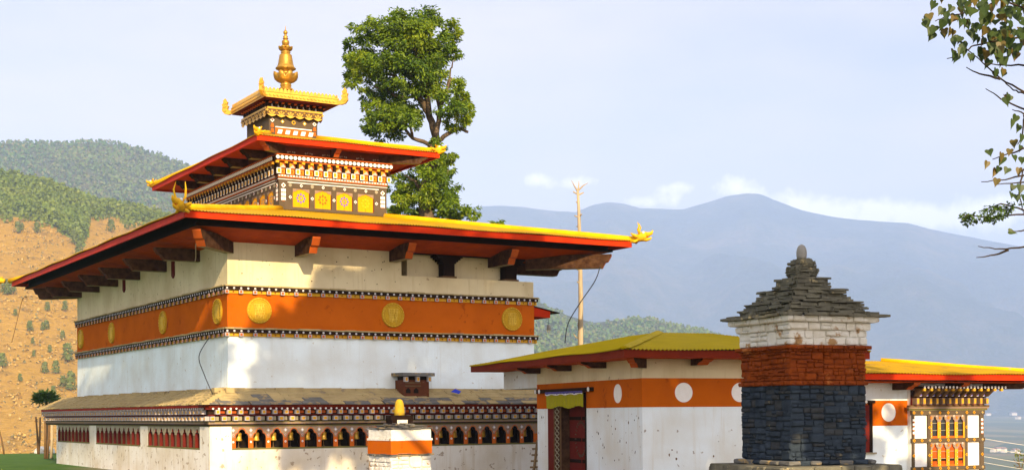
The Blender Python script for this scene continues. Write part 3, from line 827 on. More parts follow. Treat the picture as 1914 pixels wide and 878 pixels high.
def dent_cornice(mb, Rn, a0, a1, zb, corner=True):
    """upper-storey cornice, zb = underside (8.30): lined bands, framed blocks, pyramids, dotted strip"""
    Rn.box(mb, a0 - .02, a1 + .02, 0, .05, zb + .12, zb + .19, 'frame_paint')
    Rn.box(mb, a0 - .03, a1 + .03, 0, .06, zb + .19, zb + .205, 'white_paint')
    Rn.box(mb, a0 - .02, a1 + .02, 0, .05, zb + .205, zb + .245, 'frame_paint')
    Rn.box(mb, a0 - .03, a1 + .03, 0, .065, zb + .245, zb + .27, 'orange_paint')
    Rn.box(mb, a0 - .03, a1 + .03, 0, .07, zb + .27, zb + .33, 'scroll_paint')
    for a in arange(a0, a1, .09): Rn.box(mb, a - .025, a + .025, .07, .078, zb + .28, zb + .315, 'white_paint')
    Rn.box(mb, a0 - .02, a1 + .02, 0, .05, zb + .33, zb + .52, 'orange_paint')
    Rn.box(mb, a0 - .02, a1 + .02, 0, .06, zb + .52, zb + .71, 'brown_paint')
    Rn.box(mb, a0 - .10, a1 + .10, 0, .17, zb + .71, zb + .74, 'orange_paint')
    Rn.box(mb, a0 - .12, a1 + .12, 0, .18, zb + .74, zb + .88, 'brown_paint')
    Rn.box(mb, a0 - .13, a1 + .13, 0, .20, zb + .88, zb + .905, 'orange_paint')
    pt = .272; n = max(2, int((a1 - a0 + .08) / pt)); pt = (a1 - a0 + .08) / n
    for k in range(n + 1):
        a = a0 - .04 + pt * k
        Rn.box(mb, a - .066, a + .066, .05, .135, zb + .345, zb + .505, 'brown_paint')
        Rn.box(mb, a - .066, a + .066, .134, .141, zb + .345, zb + .505, 'white_paint')
        Rn.box(mb, a - .044, a + .044, .140, .145, zb + .367, zb + .483, 'yellow_paint')
        Rn.box(mb, a - .03, a + .03, .05, .15, zb + .52, zb + .71, 'brown_paint')
        if k < n:
            c = a + pt / 2                                         # pyramid painted white and orange
            q = .100; z0, z1 = zb + .53, zb + .70; cz = (z0 + z1) / 2; tip = Rn.p(c, .14, cz)
            cor = [Rn.p(c - q, .061, z0), Rn.p(c + q, .061, z0), Rn.p(c + q, .061, z1), Rn.p(c - q, .061, z1)]
            for i, mt in enumerate(('white_paint', 'orange_paint', 'beam_end', 'yellow_paint')):
                mb.face([cor[i], cor[(i + 1) % 4], tip], mt)
            Rn.box(mb, c - .06, c + .06, .05, .06, zb + .37, zb + .48, 'yellow_paint'); Rn.box(mb, c - .03, c + .03, .06, .066, zb + .39, zb + .46, 'beam_end')
    pd = .1365; n = int((a1 - a0 + .24) / pd); pd = (a1 - a0 + .18) / n
    for k in range(n + 1):
        a = a0 - .09 + pd * k
        Rn.disc(mb, a, .198, zb + .81, .056, 'white_paint', 12, .02)
        if k % 2 == 0: Rn.box(mb, a - .045, a + .045, .10, .175, zb + .645, zb + .71, 'yellow_paint')


def rosette(mb, Rn, a, o, z, r, mat):
    for k in range(8):
        th = 2 * math.pi * k / 8
        Rn.disc(mb, a + r * math.cos(th), o, z + r * math.sin(th), r * .30, mat, 8, .004)
    Rn.disc(mb, a, o, z, r * .22, mat, 8, .004)


def panel_face(parent, Rn, a0, a1, n, z0, z1, post=.16, styles=('purple_paint', 'orange_paint', 'purple_paint', 'gold_paint'), corner=.26):
    """timber frame with arched amber panels"""
    mb = MB()
    Rn.box(mb, a0, a0 + corner, 0, .05, z0, z1, 'frame_paint'); Rn.box(mb, a1 - corner, a1, 0, .05, z0, z1, 'frame_paint')
    for a in (a0 + corner / 2, a1 - corner / 2):                     # painted tassel on the corner posts
        Rn.diamond(mb, a, .056, z1 - .10, .075, 'white_paint', 'orange_paint')
        for i, zz in enumerate((z1 - .24, z1 - .36, z1 - .48)):
            for dx in (-.05, 0, .05):
                Rn.poly(mb, [(a + dx - .018, zz - .055), (a + dx + .018, zz - .055), (a + dx + .022, zz + .04), (a + dx - .022, zz + .04)], .054, 'white_paint', .006)
            Rn.poly(mb, [(a - .055, zz - .075), (a + .055, zz - .075), (a + .03, zz - .055), (a - .03, zz - .055)], .056, 'orange_paint', .006)
    b0, b1 = a0 + corner, a1 - corner
    Rn.box(mb, b0, b1, 0, .05, z1 - .16, z1, 'frame_paint'); Rn.box(mb, b0, b1, 0, .05, z0, z0 + .09, 'frame_paint')
    step = (b1 - b0 - post) / n
    posts = [b0 + step * k for k in range(n + 1)]
    for p in posts:
        Rn.box(mb, p, p + post, 0, .05, z0 + .09, z1 - .16, 'frame_paint')
        Rn.diamond(mb, p + post / 2, .056, (z0 + z1) / 2 - .03, .052, 'white_paint', 'orange_paint')
        Rn.disc(mb, p + post / 2, .056, z1 - .08, .055, 'beam_underside', 8, .006)
    for k in range(n): Rn.diamond(mb, posts[k] + post / 2 + step / 2, .056, z1 - .08, .05, 'white_paint', 'orange_paint')
    Rn.box(mb, b0, b1, .03, .055, z1 - .012, z1 + .01, 'white_paint')
    mb.build('window_frame', parent)
    for k in range(n):
        l, r = posts[k] + post, posts[k] + step; c = (l + r) / 2; hw = (r - l) / 2; zb, zt = z0 + .09, z1 - .16
        mb = MB()
        Rn.box(mb, l, r, 0, .012, zb, zt, 'amber_panel')
        Rn.box(mb, c - .004, c + .004, .012, .015, zb, zt - .08, 'orange_paint')
        ol = [(-hw, .0), (-hw * .86, .045), (-hw * .62, .055), (-hw * .5, .09), (-hw * .22, .10), (0, .125), (hw * .22, .10), (hw * .5, .09), (hw * .62, .055), (hw * .86, .045), (hw, .0)]
        for p, q in zip(ol, ol[1:]):                               # scalloped head
            Rn.poly(mb, [(c + p[0], zt - .14 + p[1]), (c + q[0], zt - .14 + q[1]), (c + q[0], zt), (c + p[0], zt)], .03, 'scroll_paint', .02)
        Rn.box(mb, r - .014, r, .012, .04, zb, zt - .13, 'deep_red')
        rosette(mb, Rn, c, .017, zb + .27, .115, styles[k % len(styles)])
        mb.build('painted_panel', parent)


def build_upper_storey():
    x0, y0, x1, y1 = 2.95, 3.80, 6.30, 11.90
    up = MB(); up.box(x0, x1, y0, y1, 7.3, 9.485, 'frieze_paint')
    F = Run((x0, y0), (1, 0), (0, -1))
    for k in range(6):                                              # pale scrolls on the frieze under the eave
        a = .35 + k * .55
        for dx, rr in ((-.1, .03), (-.04, .022), (.04, .022), (.1, .03)): F.disc(up, a + dx, .004, 9.32 + .02 * math.cos(dx * 40), rr, 'beam_underside', 6)
    st = up.build('upper_storey', temple); L = Run((x0, y0), (0, 1), (-1, 0)); Q = Run((x1, y0), (0, 1), (1, 0))
    wl_, dl = x1 - x0, y1 - y0
    panel_face(st, F, -.05, wl_ + .05, 4, 7.62, 8.42)
    panel_face(st, L, .0, dl, 11, 7.62, 8.42, styles=('scroll_paint',))
    for Rn, a0, a1 in ((F, -.05, wl_ + .05), (L, .30, dl), (Q, .30, dl)):
        mb = MB(); dent_cornice(mb, Rn, a0, a1, 8.30); mb.build('painted_cornice', st)
    E = (2.04, 3.22, 7.90, 13.5); zE = 9.62; T = (3.80, 6.85, 5.42, 8.85); zT = 10.42
    mb = MB(); corrugated(mb, E, zE, T, zT, 'yellow_sheet', .085, .015, .05)
    roof = mb.build('upper_roof', temple, smooth=True, recalc=False)
    mb = MB(); roof_deck(mb, E, zE, T, zT, 'soffit_wood', .06); mb.box(2.15, 7.75, 3.35, 13.3, 9.49, 9.51, 'soffit_wood'); mb.build('roof_deck', roof)
    fascia(E, 9.605, .155, roof)
    hip_caps(E, zE, T, zT, roof, 'yellow_cap', .085)
    for (x, y, sx, sy) in ((E[0], E[1], -1, -1), (E[2], E[1], 1, -1), (E[0], E[3], -1, 1), (E[2], E[3], 1, 1)):
        dragon(roof, (x - .10 * sx, y - .10 * sy, zE + .05), (sx, sy), .72, horns=.12)
    bracket(st, (4.62, y0), (0, -1), .50, 9.50, .26, .17)
    for y in (5.0, 6.6, 8.2, 9.8, 11.3): bracket(st, (x0, y), (-1, 0), .75, 9.50, .26, .28, endm='dark_wood')
    bracket(st, (x0, y0), (-1, -.6), .85, 9.50, .26, .2); bracket(st, (x1, y0), (1, -.38), 1.35, 9.50, .26, .2)


def build_lantern():
    x0, y0, x1, y1 = 3.80, 6.85, 5.42, 8.85
    mb = MB(); mb.box(x0, x1, y0, y1, 9.9, 11.3, 'frame_paint'); lan = mb.build('golden_lantern', temple)
    F = Run((x0, y0), (1, 0), (0, -1)); L = Run((x0, y0), (0, 1), (-1, 0)); Q = Run((x1, y0), (0, 1), (1, 0)); w, d = x1 - x0, y1 - y0
    mb = MB()
    for a in (.10, w - .10):
        F.diamond(mb, a, .012, 10.88, .07, 'white_paint', 'orange_paint')
        for zz in (10.72, 10.56): F.poly(mb, [(a - .06, zz - .06), (a + .06, zz - .06), (a + .03, zz + .06), (a - .03, zz + .06)], .01, 'orange_paint', .008)
    F.disc(mb, w / 2, .012, 10.86, .065, 'gold_paint', 10, .01); F.disc(mb, w / 2, .016, 10.86, .04, 'frame_paint', 10, .004)
    for a in (w * .27, w * .73): F.diamond(mb, a, .012, 10.86, .065, 'gold_paint', 'white_paint')
    F.box(mb, .2, w - .2, .0, .02, 10.66, 10.69, 'white_paint'); F.box(mb, .2, w - .2, 0, .012, 10.40, 10.655, 'orange_paint')
    for k in range(5): F.poly(mb, [(.26 + k * .26, 10.47), (.40 + k * .26, 10.47), (.44 + k * .26, 10.6), (.30 + k * .26, 10.6)], .02, 'white_paint', .008)
    mb.build('painted_wall', lan)
    # filigree apron: gilt scrolls and scalloped hem over a brown sheet painted as shaded gaps
    mb = MB()
    for Rn, ln in ((F, w), (L, d), (Q, d)):
        a0, a1 = -.12, ln + .12
        if Rn is not F: a0 = -.10
        Rn.box(mb, a0, a1, .13, .15, 11.20, 11.26, 'gold'); Rn.box(mb, a0, a1, .13, .14, 11.03, 11.20, 'brown_pole')
        n = int((a1 - a0) / .31); st = (a1 - a0) / n
        for k in range(n):
            c = a0 + st * (k + .5)
            for q in range(5):
                th = R(200 + q * 35); Rn.disc(mb, c + .085 * math.cos(th), .158, 11.10 + .085 * math.sin(th) + .03, .026, 'gold', 6, .018)
            Rn.disc(mb, c, .160, 11.12, .032, 'gold', 8, .02)
            for s_ in (-1, 1): Rn.disc(mb, c + s_ * st * .5, .158, 11.15, .035, 'gold', 6, .018)
            Rn.poly(mb, [(c - st * .5, 11.03), (c - st * .3, 10.99), (c, 10.955), (c + st * .3, 10.99), (c + st * .5, 11.03)], .145, 'gold', .012)
    mb.build('gilt_apron', lan)
    mb = MB()                                                       # dentils under the eave
    for Rn, ln in ((F, w), (L, d), (Q, d)):
        Rn.box(mb, -.05, ln + .05, 0, .06, 11.26, 11.42, 'deep_red')
        for a in arange(-.04, ln + .04, .21):
            Rn.box(mb, a - .05, a + .05, .05, .16, 11.27, 11.40, 'brown_paint'); Rn.poly(mb, [(a + .06, 11.27), (a + .15, 11.27), (a + .105, 11.38)], .08, 'white_paint', .015)
            Rn.box(mb, a - .04, a + .04, .16, .24, 11.37, 11.41, 'orange_paint')
        Rn.box(mb, -.14, ln + .14, .0, .20, 11.40, 11.45, 'brown_paint'); Rn.box(mb, -.26, ln + .26, .0, .34, 11.435, 11.475, 'deep_red')
    mb.build('dentil_band', lan)
    E = (3.44, 6.30, 5.92, 9.30)
    mb = MB()
    mb.box(E[0] + .02, E[2] - .02, E[1] + .02, E[3] - .02, 11.44, 11.50, 'deep_red')
    ring(mb, E, .06, 11.46, 11.65, 'gold')
    cxm, cym = 4.61, 7.85
    top = [(E[0], E[1]), (E[2], E[1]), (E[2], E[3]), (E[0], E[3])]
    for k in range(4):
        j = (k + 1) % 4
        mb.face([(*top[k], 11.652), (*top[j], 11.652), (cxm + (top[j][0] - cxm) * .2, cym + (top[j][1] - cym) * .2, 12.0), (cxm + (top[k][0] - cxm) * .2, cym + (top[k][1] - cym) * .2, 12.0)], 'gold')
    lroof = mb.build('lantern_roof', lan)
    mb = MB()
    for Rn, ln in ((Run((E[0], E[1]), (1, 0), (0, -1)), E[2] - E[0]), (Run((E[0], E[1]), (0, 1), (-1, 0)), E[3] - E[1]), (Run((E[2], E[1]), (0, 1), (1, 0)), E[3] - E[1])):
        Rn.box(mb, -.01, ln + .01, 0, .02, 11.62, 11.655, 'gold'); Rn.box(mb, -.01, ln + .01, 0, .02, 11.455, 11.48, 'gold')
        for a in arange(.07, ln - .05, .125):
            Rn.disc(mb, a, .035, 11.55, .045, 'gold', 8, .03)
            P = [Rn.p(a - .055, -.02, 11.655), Rn.p(a + .055, -.02, 11.655), Rn.p(a + .05, -.02, 11.73), Rn.p(a, -.015, 11.78), Rn.p(a - .05, -.02, 11.73)]
            q = [v - Rn.n * .03 for v in P]; i = len(mb.v); mb.v.extend([tuple(v) for v in P + q]); m = mb.mi('gold')
            mb.f.append((i, i + 1, i + 2, i + 3, i + 4)); mb.m.append(m); mb.f.append((i + 9, i + 8, i + 7, i + 6, i + 5)); mb.m.append(m)
            for k in range(5): mb.f.append((i + k, i + (k + 1) % 5, i + 5 + (k + 1) % 5, i + 5 + k)); mb.m.append(m)
    mb.build('bead_and_petal_rim', lroof)
    for (x, y, sx, sy) in ((E[0], E[1], -1, -1), (E[2], E[1], 1, -1), (E[0], E[3], -1, 1), (E[2], E[3], 1, 1)):
        d = Vector((sx, sy, 0)).normalized(); q = Vector((-d.y, d.x, 0)); p = Vector((x, y, 11.53)); mb = MB()
        out = [(-.08, -.05), (.10, -.08), (.24, -.04), (.32, .06), (.30, .2), (.33, .26), (.27, .31), (.28, .38), (.21, .46), (.17, .38), (.12, .34), (.15, .25), (.09, .20), (.13, .12), (.08, .06), (-.08, .05)]
        mb.prism(out, lambda u, v, k: p + d * u + q * k + Vector((0, 0, v)), -.045, .045, 'gold')
        for u, v in ((.21, .07), (.22, .2), (.21, .31)): mb.tube([p + d * u + q * -.07 + Vector((0, 0, v)), p + d * u + q * .07 + Vector((0, 0, v))], .05, 'gold', 8)
        mb.build('flame_finial', lroof)
    # spire
    mb = MB(); S = .002755

    def zz(y): return 14.04 + (105 - y) * S
    pr = [(105, 812), (95, 800), (64, 775), (60, 768), (68, 760), (70, 745), (62, 733), (60, 728), (80, 718), (112, 705), (142, 680), (156, 650), (160, 625), (158, 600), (120, 612), (62, 610), (58, 598), (66, 590), (94, 577), (124, 560), (126, 552), (110, 540), (98, 515), (92, 490), (86, 455), (80, 420), (77, 402), (72, 393), (56, 390), (52, 380), (60, 372), (60, 362), (52, 354), (50, 348), (64, 345), (82, 332), (92, 312), (92, 296), (60, 302), (30, 300), (27, 292), (34, 282), (44, 262), (46, 244), (42, 228), (24, 218), (22, 212), (34, 208), (34, 200), (24, 192), (30, 182), (26, 174), (16, 168), (13, 158), (20, 150), (27, 135), (24, 120), (13, 110), (6, 100), (3, 60), (1, 52)]
    prof = [(r * S * .95, zz(y)) for r, y in pr]

    def lob(k):
        y = pr[k][1]
        if 600 <= y <= 705 and pr[k][0] > 110: return (8, .16 * (705 - y) / 105 + .04, .0 if y > 640 else .10)
        if 296 <= y <= 332: return (8, .14, .0 if y > 300 else .06)
    mb.lathe(prof, (4.76, 7.85, 0), 'spire_gold', 48, lob)
    mb.build('spire', lan, smooth=True)


def slate_course(mb, Rn, a0, a1, o0, z0, o1, z1, rng, mats, wmin=.25, wmax=.55, th=.03):
    """overlapping irregular slabs from eave (o0,z0) to wall (o1,z1); o decreasing"""
    rows = 5
    for k in range(rows):
        t0 = k / rows - .03; t1 = min(1.0, (k + 1.35) / rows)
        x = a0 + rng.uniform(-.2, 0)
        while x < a1:
            w = rng.uniform(wmin, wmax); e = min(x + w, a1); s = max(x, a0)
            j = rng.uniform(-.03, .03)
            oo0 = o0 + (o1 - o0) * t0 + j; oo1 = o0 + (o1 - o0) * t1
            zz0 = z0 + (z1 - z0) * t0 + rng.uniform(-.006, .012) + .010 * (rows - k) * 0; zz1 = z0 + (z1 - z0) * t1 - .012
            mt = rng.choices(mats, ((1.6, 1), (.7, 1), (.12, 1), (0, 1), (0, 1))[min(k, 4)] if len(mats) == 2 else None)[0]
            sk = rng.uniform(-.025, .025)
            if e - s > .03 and e > -(o0 + (o1 - o0) * t0) + .02:
                b = [Rn.p(max(s + sk, -oo0), oo0, zz0), Rn.p(max(e + sk - .008, -oo0 + .01), oo0 + rng.uniform(-.02, .02), zz0), Rn.p(max(e - .008, -oo1 + .02), oo1, zz1), Rn.p(max(s, -oo1), oo1, zz1)]
                mb.hexa(b + [v + Vector((0, 0, th)) for v in b], mt)
            x = e
            if e >= a1: break


GO = .735


def build_gallery():
    g = GO; x1 = 9.75; y1 = D
    F = Run((-g, -g), (1, 0), (0, -1)); L = Run((-g, -g), (0, 1), (-1, 0))
    # in these runs a = x + g / y + g
    mb = MB()
    z0, zt = .755, 1.345
    fx0, fx1 = -.18 + g, 9.30 + g
    ly = [(.02 + g, 4.65 + g), (5.39 + g, 10.37 + g), (11.18 + g, 15.60 + g)]
    mb.box(-g - .02, x1, -g - .02, -.36, -.6, z0, 'base_plaster')                      # front plinth wall
    mb.box(-g - .02, -.36, -.36, y1, -.6, z0, 'base_plaster')                          # left plinth wall
    # piers
    mb.box(-g - .02, -.18, -g - .02, .02, z0, zt, 'base_plaster')
    mb.box(fx1 - g, x1, -g - .01, -.36, z0, zt, 'base_plaster')
    for (a, b) in ((4.65, 5.39), (10.37, 11.18), (15.60, y1)): mb.box(-g - .01, -.36, a, b, z0, zt, 'base_plaster')
    mb.build('gallery_wall', temple)
    mb = MB(); mb.box(-.16, 9.3, -.30, -.27, z0, zt, 'hole_and_shade_dark'); mb.box(-.30, -.27, .03, y1 - .1, z0, zt, 'hole_and_shade_dark'); mb.box(-g, 9.3, -g + .02, -.28, zt - .02, zt + .02, 'hole_and_shade_dark'); mb.build('niche_shade', temple)  # near-black sheets painted as the darkness inside the arcade niches
    # front arcade
    c1 = [.094 + g + .4665 * k for k in range(10)]; c2 = [4.975 + g + .4525 * k for k in range(9)]
    mb = MB()
    F.box(mb, fx0, fx1, -.35, .012, z0 + .002, z0 + .045, 'green_trim')
    arcade(mb, F, c1, .168, .4665, z0 + .045, zt, 1.06, 1.275, .004, .15, 'scroll_paint', 'orange_paint', 'dark_wood', a0=fx0, a1=c1[-1] + .235)
    arcade(mb, F, c2, .163, .4525, z0 + .045, zt, 1.06, 1.275, .004, .15, 'scroll_paint', 'orange_paint', 'dark_wood', a0=c1[-1] + .235, a1=fx1)
    for cs, pt in ((c1, .4665), (c2, .4525)):
        for c in cs:
            e = c - pt / 2
            F.disc(mb, e, .012, .955, .028, 'white_paint', 8, .012); F.disc(mb, e, .016, .955, .014, 'lilac_paint', 6, .006)
            F.diamond(mb, e, .012, 1.25, .055, 'lilac_paint', 'white_paint'); F.diamond(mb, e, .012, 1.13, .035, 'lilac_paint', 'orange_paint')
            pts = [(c - .185, 1.06)] + [(c + x * 1.12, 1.06 + (z - 1.06) * 1.10) for x, z in arch_outline(.168, 1.06, 1.275)] + [(c + .185, 1.06)]
            for p, q in zip(pts, pts[1:]):
                if abs(q[0] - p[0]) + abs(q[1] - p[1]) > 1e-4: mb.tube([F.p(p[0], .006, p[1]), F.p(q[0], .006, q[1])], .012, 'orange_paint', 4, False)
    mb.build('front_arcade', temple)
    for (a, b), n in zip(ly, (9, 10, 9)):
        mb = MB(); pt = (b - a) / n
        L.box(mb, a, b, -.35, .012, z0 + .002, z0 + .045, 'green_trim')
        arcade(mb, L, [a + pt * (k + .5) for k in range(n)], pt * .33, pt, z0 + .045, zt, 1.12, 1.29, .004, .15, 'beam_underside', 'brown_pole', 'deep_red', kind='bottle')
        mb.build('side_arcade', temple)
    # cornice: carved strips, two rows of framed blocks, dotted strip, red board
    y2 = 17.3
    for Rn, a0, a1, first in ((F, -.0, x1 + g, True), (L, .0, y2 + g, False)):
        mb = MB()

        def bx(o1, za, zb, mt):
            Rn.box(mb, (a0 - o1) if first else a0 - .0, a1, -.30 if first else 0 - .30, o1, za, zb, mt)
        bx(.02, 1.345, 1.375, 'green_trim'); bx(.04, 1.375, 1.41, 'brown_paint'); bx(.06, 1.41, 1.455, 'scroll_paint'); bx(.05, 1.455, 1.475, 'green_trim')
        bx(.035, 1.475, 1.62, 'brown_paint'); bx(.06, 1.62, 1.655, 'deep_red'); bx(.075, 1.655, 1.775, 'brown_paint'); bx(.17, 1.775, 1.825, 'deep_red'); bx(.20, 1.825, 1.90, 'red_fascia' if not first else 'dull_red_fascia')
        pt = .303; n = int((a1 - a0) / pt)
        for k in range(n + 1):
            a = a0 + pt * k + .02
            Rn.box(mb, a - .06, a + .06, .03, .145, 1.495, 1.605, 'lilac_paint'); Rn.box(mb, a - .04, a + .04, .144, .149, 1.515, 1.585, 'yellow_paint')
            Rn.box(mb, a + .10, a + .19, .03, .05, 1.50, 1.60, 'beam_underside')
            a += pt / 2 - .03
            Rn.box(mb, a - .055, a + .055, .07, .185, 1.66, 1.77, 'lilac_paint'); Rn.box(mb, a - .035, a + .035, .184, .189, 1.68, 1.75, 'yellow_paint')
            Rn.box(mb, a + .09, a + .21, .07, .085, 1.68, 1.75, 'beam_end')
        for a in arange(a0 + .02, a1, pt / 2): Rn.disc(mb, a, .18, 1.80, .027, 'white_paint', 8, .012)
        mb.build('gallery_cornice', temple)
    rng = random.Random(8)
    mb = MB()
    # lean-to roof: slabs in courses, mud-bedded near the wall
    for Rn, a0, a1 in ((F, -.24, x1 + g + .1), (L, -.24, y2 + g + .25)):
        slate_course(mb, Rn, a0, a1, .27, 1.905, -.70, 2.315, rng, ['slate', 'mud_slate'] if Rn is F else ['mud_slate', 'mud_slate'], .25 if Rn is F else .10, .55 if Rn is F else .26, .03)
    mb.build('slate_roof', temple)
    mb = MB()
    for Rn, a1 in ((F, x1 + g), (L, D + g)):                         # lumpy mud fillet along the wall foot, with loose stones
        a = .3 if Rn is F else .3
        while a < a1:
            w = rng.uniform(.2, .7)
            Rn.box(mb, a, a + w, -.75, -.55 + rng.uniform(-.08, .05), 2.20, 2.335 + rng.uniform(-.02, .02), 'mud_slate'); a += w + .002
    for c in ((-.27 - g,),):
        for k in range(9):                                          # hip stones over the corner
            t = k / 9; x = -g - .24 + t * .95
            mb.box(x - .09, x + .11, x - .11, x + .09, 1.90 + t * .40, 1.945 + t * .40 + rng.uniform(0, .015), 'mud_slate')
    mb.build('mud_fillet', temple)
    # little painted window box on the slate roof
    X0, X1 = 4.74, 5.50
    mb = MB(); mb.box(X0, X1, -.60, -.06, 2.05, 2.56, 'frieze_paint'); box = mb.build('roof_window_box', temple)
    B = Run((X0, -.60), (1, 0), (0, -1))
    mb = MB()
    B.box(mb, .03, X1 - X0 - .26, 0, .02, 2.46, 2.50, 'brown_pole'); B.box(mb, .03, X1 - X0 - .26, 0, .025, 2.38, 2.41, 'brown_pole')
    for a in (.12, .36):
        B.poly(mb, [(a - .07, 2.2)] + [(a + x, z) for x, z in arch_outline(.07, 2.27, 2.34)] + [(a + .07, 2.2)], .012, 'hole_and_shade_dark', .01)
    for a in (.03, (X1 - X0) / 2, X1 - X0 - .03):
        B.box(mb, a - .05, a + .05, 0, .10, 2.51, 2.65, 'lilac_paint'); B.box(mb, a - .03, a + .03, .099, .104, 2.535, 2.625, 'yellow_paint')
    B.box(mb, 0, X1 - X0, -.4, .01, 2.56, 2.655, 'hole_and_shade_dark')
    mb.build('carved_front', box)
    mb = MB(); mb.hexa([(X0 - .10, -.76, 2.66), (X1 + .10, -.76, 2.66), (X1 + .09, 0.0, 2.67), (X0 - .1, 0.0, 2.67), (X0 - .11, -.77, 2.75), (X1 + .10, -.75, 2.75), (X1 + .09, 0, 2.76), (X0 - .1, 0, 2.76)], 'slate'); mb.build('slate_cap', box)


def build_side_canopy():
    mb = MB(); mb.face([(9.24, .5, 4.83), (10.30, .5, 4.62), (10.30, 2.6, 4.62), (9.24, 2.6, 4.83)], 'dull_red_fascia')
    mb.hexa([(9.26, .45, 4.83), (10.45, .45, 4.60), (10.45, 2.7, 4.60), (9.26, 2.7, 4.83), (9.26, .45, 4.85), (10.45, .45, 4.62), (10.45, 2.7, 4.62), (9.26, 2.7, 4.85)], 'dark_wood')
    c = mb.build('side_canopy', temple)
    mb = MB(); mb.prism([(9.27, 4.50), (10.14, 4.46), (10.14, 4.655), (9.27, 4.82)], lambda u, v, w: Vector((u, w, v)), .5, .56, 'red_fascia'); mb.box(10.09, 10.14, .565, 2.6, 4.46, 4.65, 'red_fascia'); mb.build('fascia', c)


build_temple_body(); build_main_roof(); build_upper_storey(); build_lantern(); build_gallery(); build_side_canopy()


# prayer wheels: each turns on its own axle
def make_wheel():
    o = empty('prayer_wheel', (0, 0, 0), T_ROT, 'gilded prayer wheel', 'prayer wheel', 'prayer wheels in the front arcade')
    mb = MB(); mb.lathe([(.02, .0), (.075, .005), (.088, .02), (.088, .045), (.075, .055), (.074, .16), (.080, .17), (.080, .19), (.07, .205), (.05, .23), (.02, .24)], (0, 0, .17), 'gold', 20); mb.build('drum', o, smooth=True)
    mb = MB(); mb.lathe([(.05, 0), (.03, .015), (.012, .03), (.01, .17), (.01, .50)], (0, 0, 0), 'brown_pole', 8); mb.build('axle', o)
    return o


ORD = ['first', 'second', 'third', 'fourth', 'fifth', 'sixth', 'seventh', 'eighth', 'ninth', 'tenth', 'eleventh', 'twelfth', 'thirteenth', 'fourteenth', 'fifteenth', 'sixteenth', 'seventeenth', 'eighteenth', 'nineteenth', 'twentieth']
wheel = None
spots = [(.094 + .4665 * k, 'gilded prayer wheel in the %s arch from the front left corner' % ORD[k]) for k in range(8)] + \
        [(4.975 + .4525 * k, None) for k in range(2, 9)]
for i, (x, lab) in enumerate(spots):
    if lab is None:
        j = i - 8
        lab = 'shadowed prayer wheel in the %s arch right of the small white chorten' % ORD[j]
    loc = T2W(x, -GO + .255, .80)
    if wheel is None:
        wheel = make_wheel(); wheel.location = loc; o = wheel
    else: o = copy_thing(wheel, loc)
    o['label'] = lab

# ------------------------------------------------------------------ white outbuilding in front of the temple's right end
A_ORG = Vector((2.7006, 29.0, 0)); A_ROT = R(20)


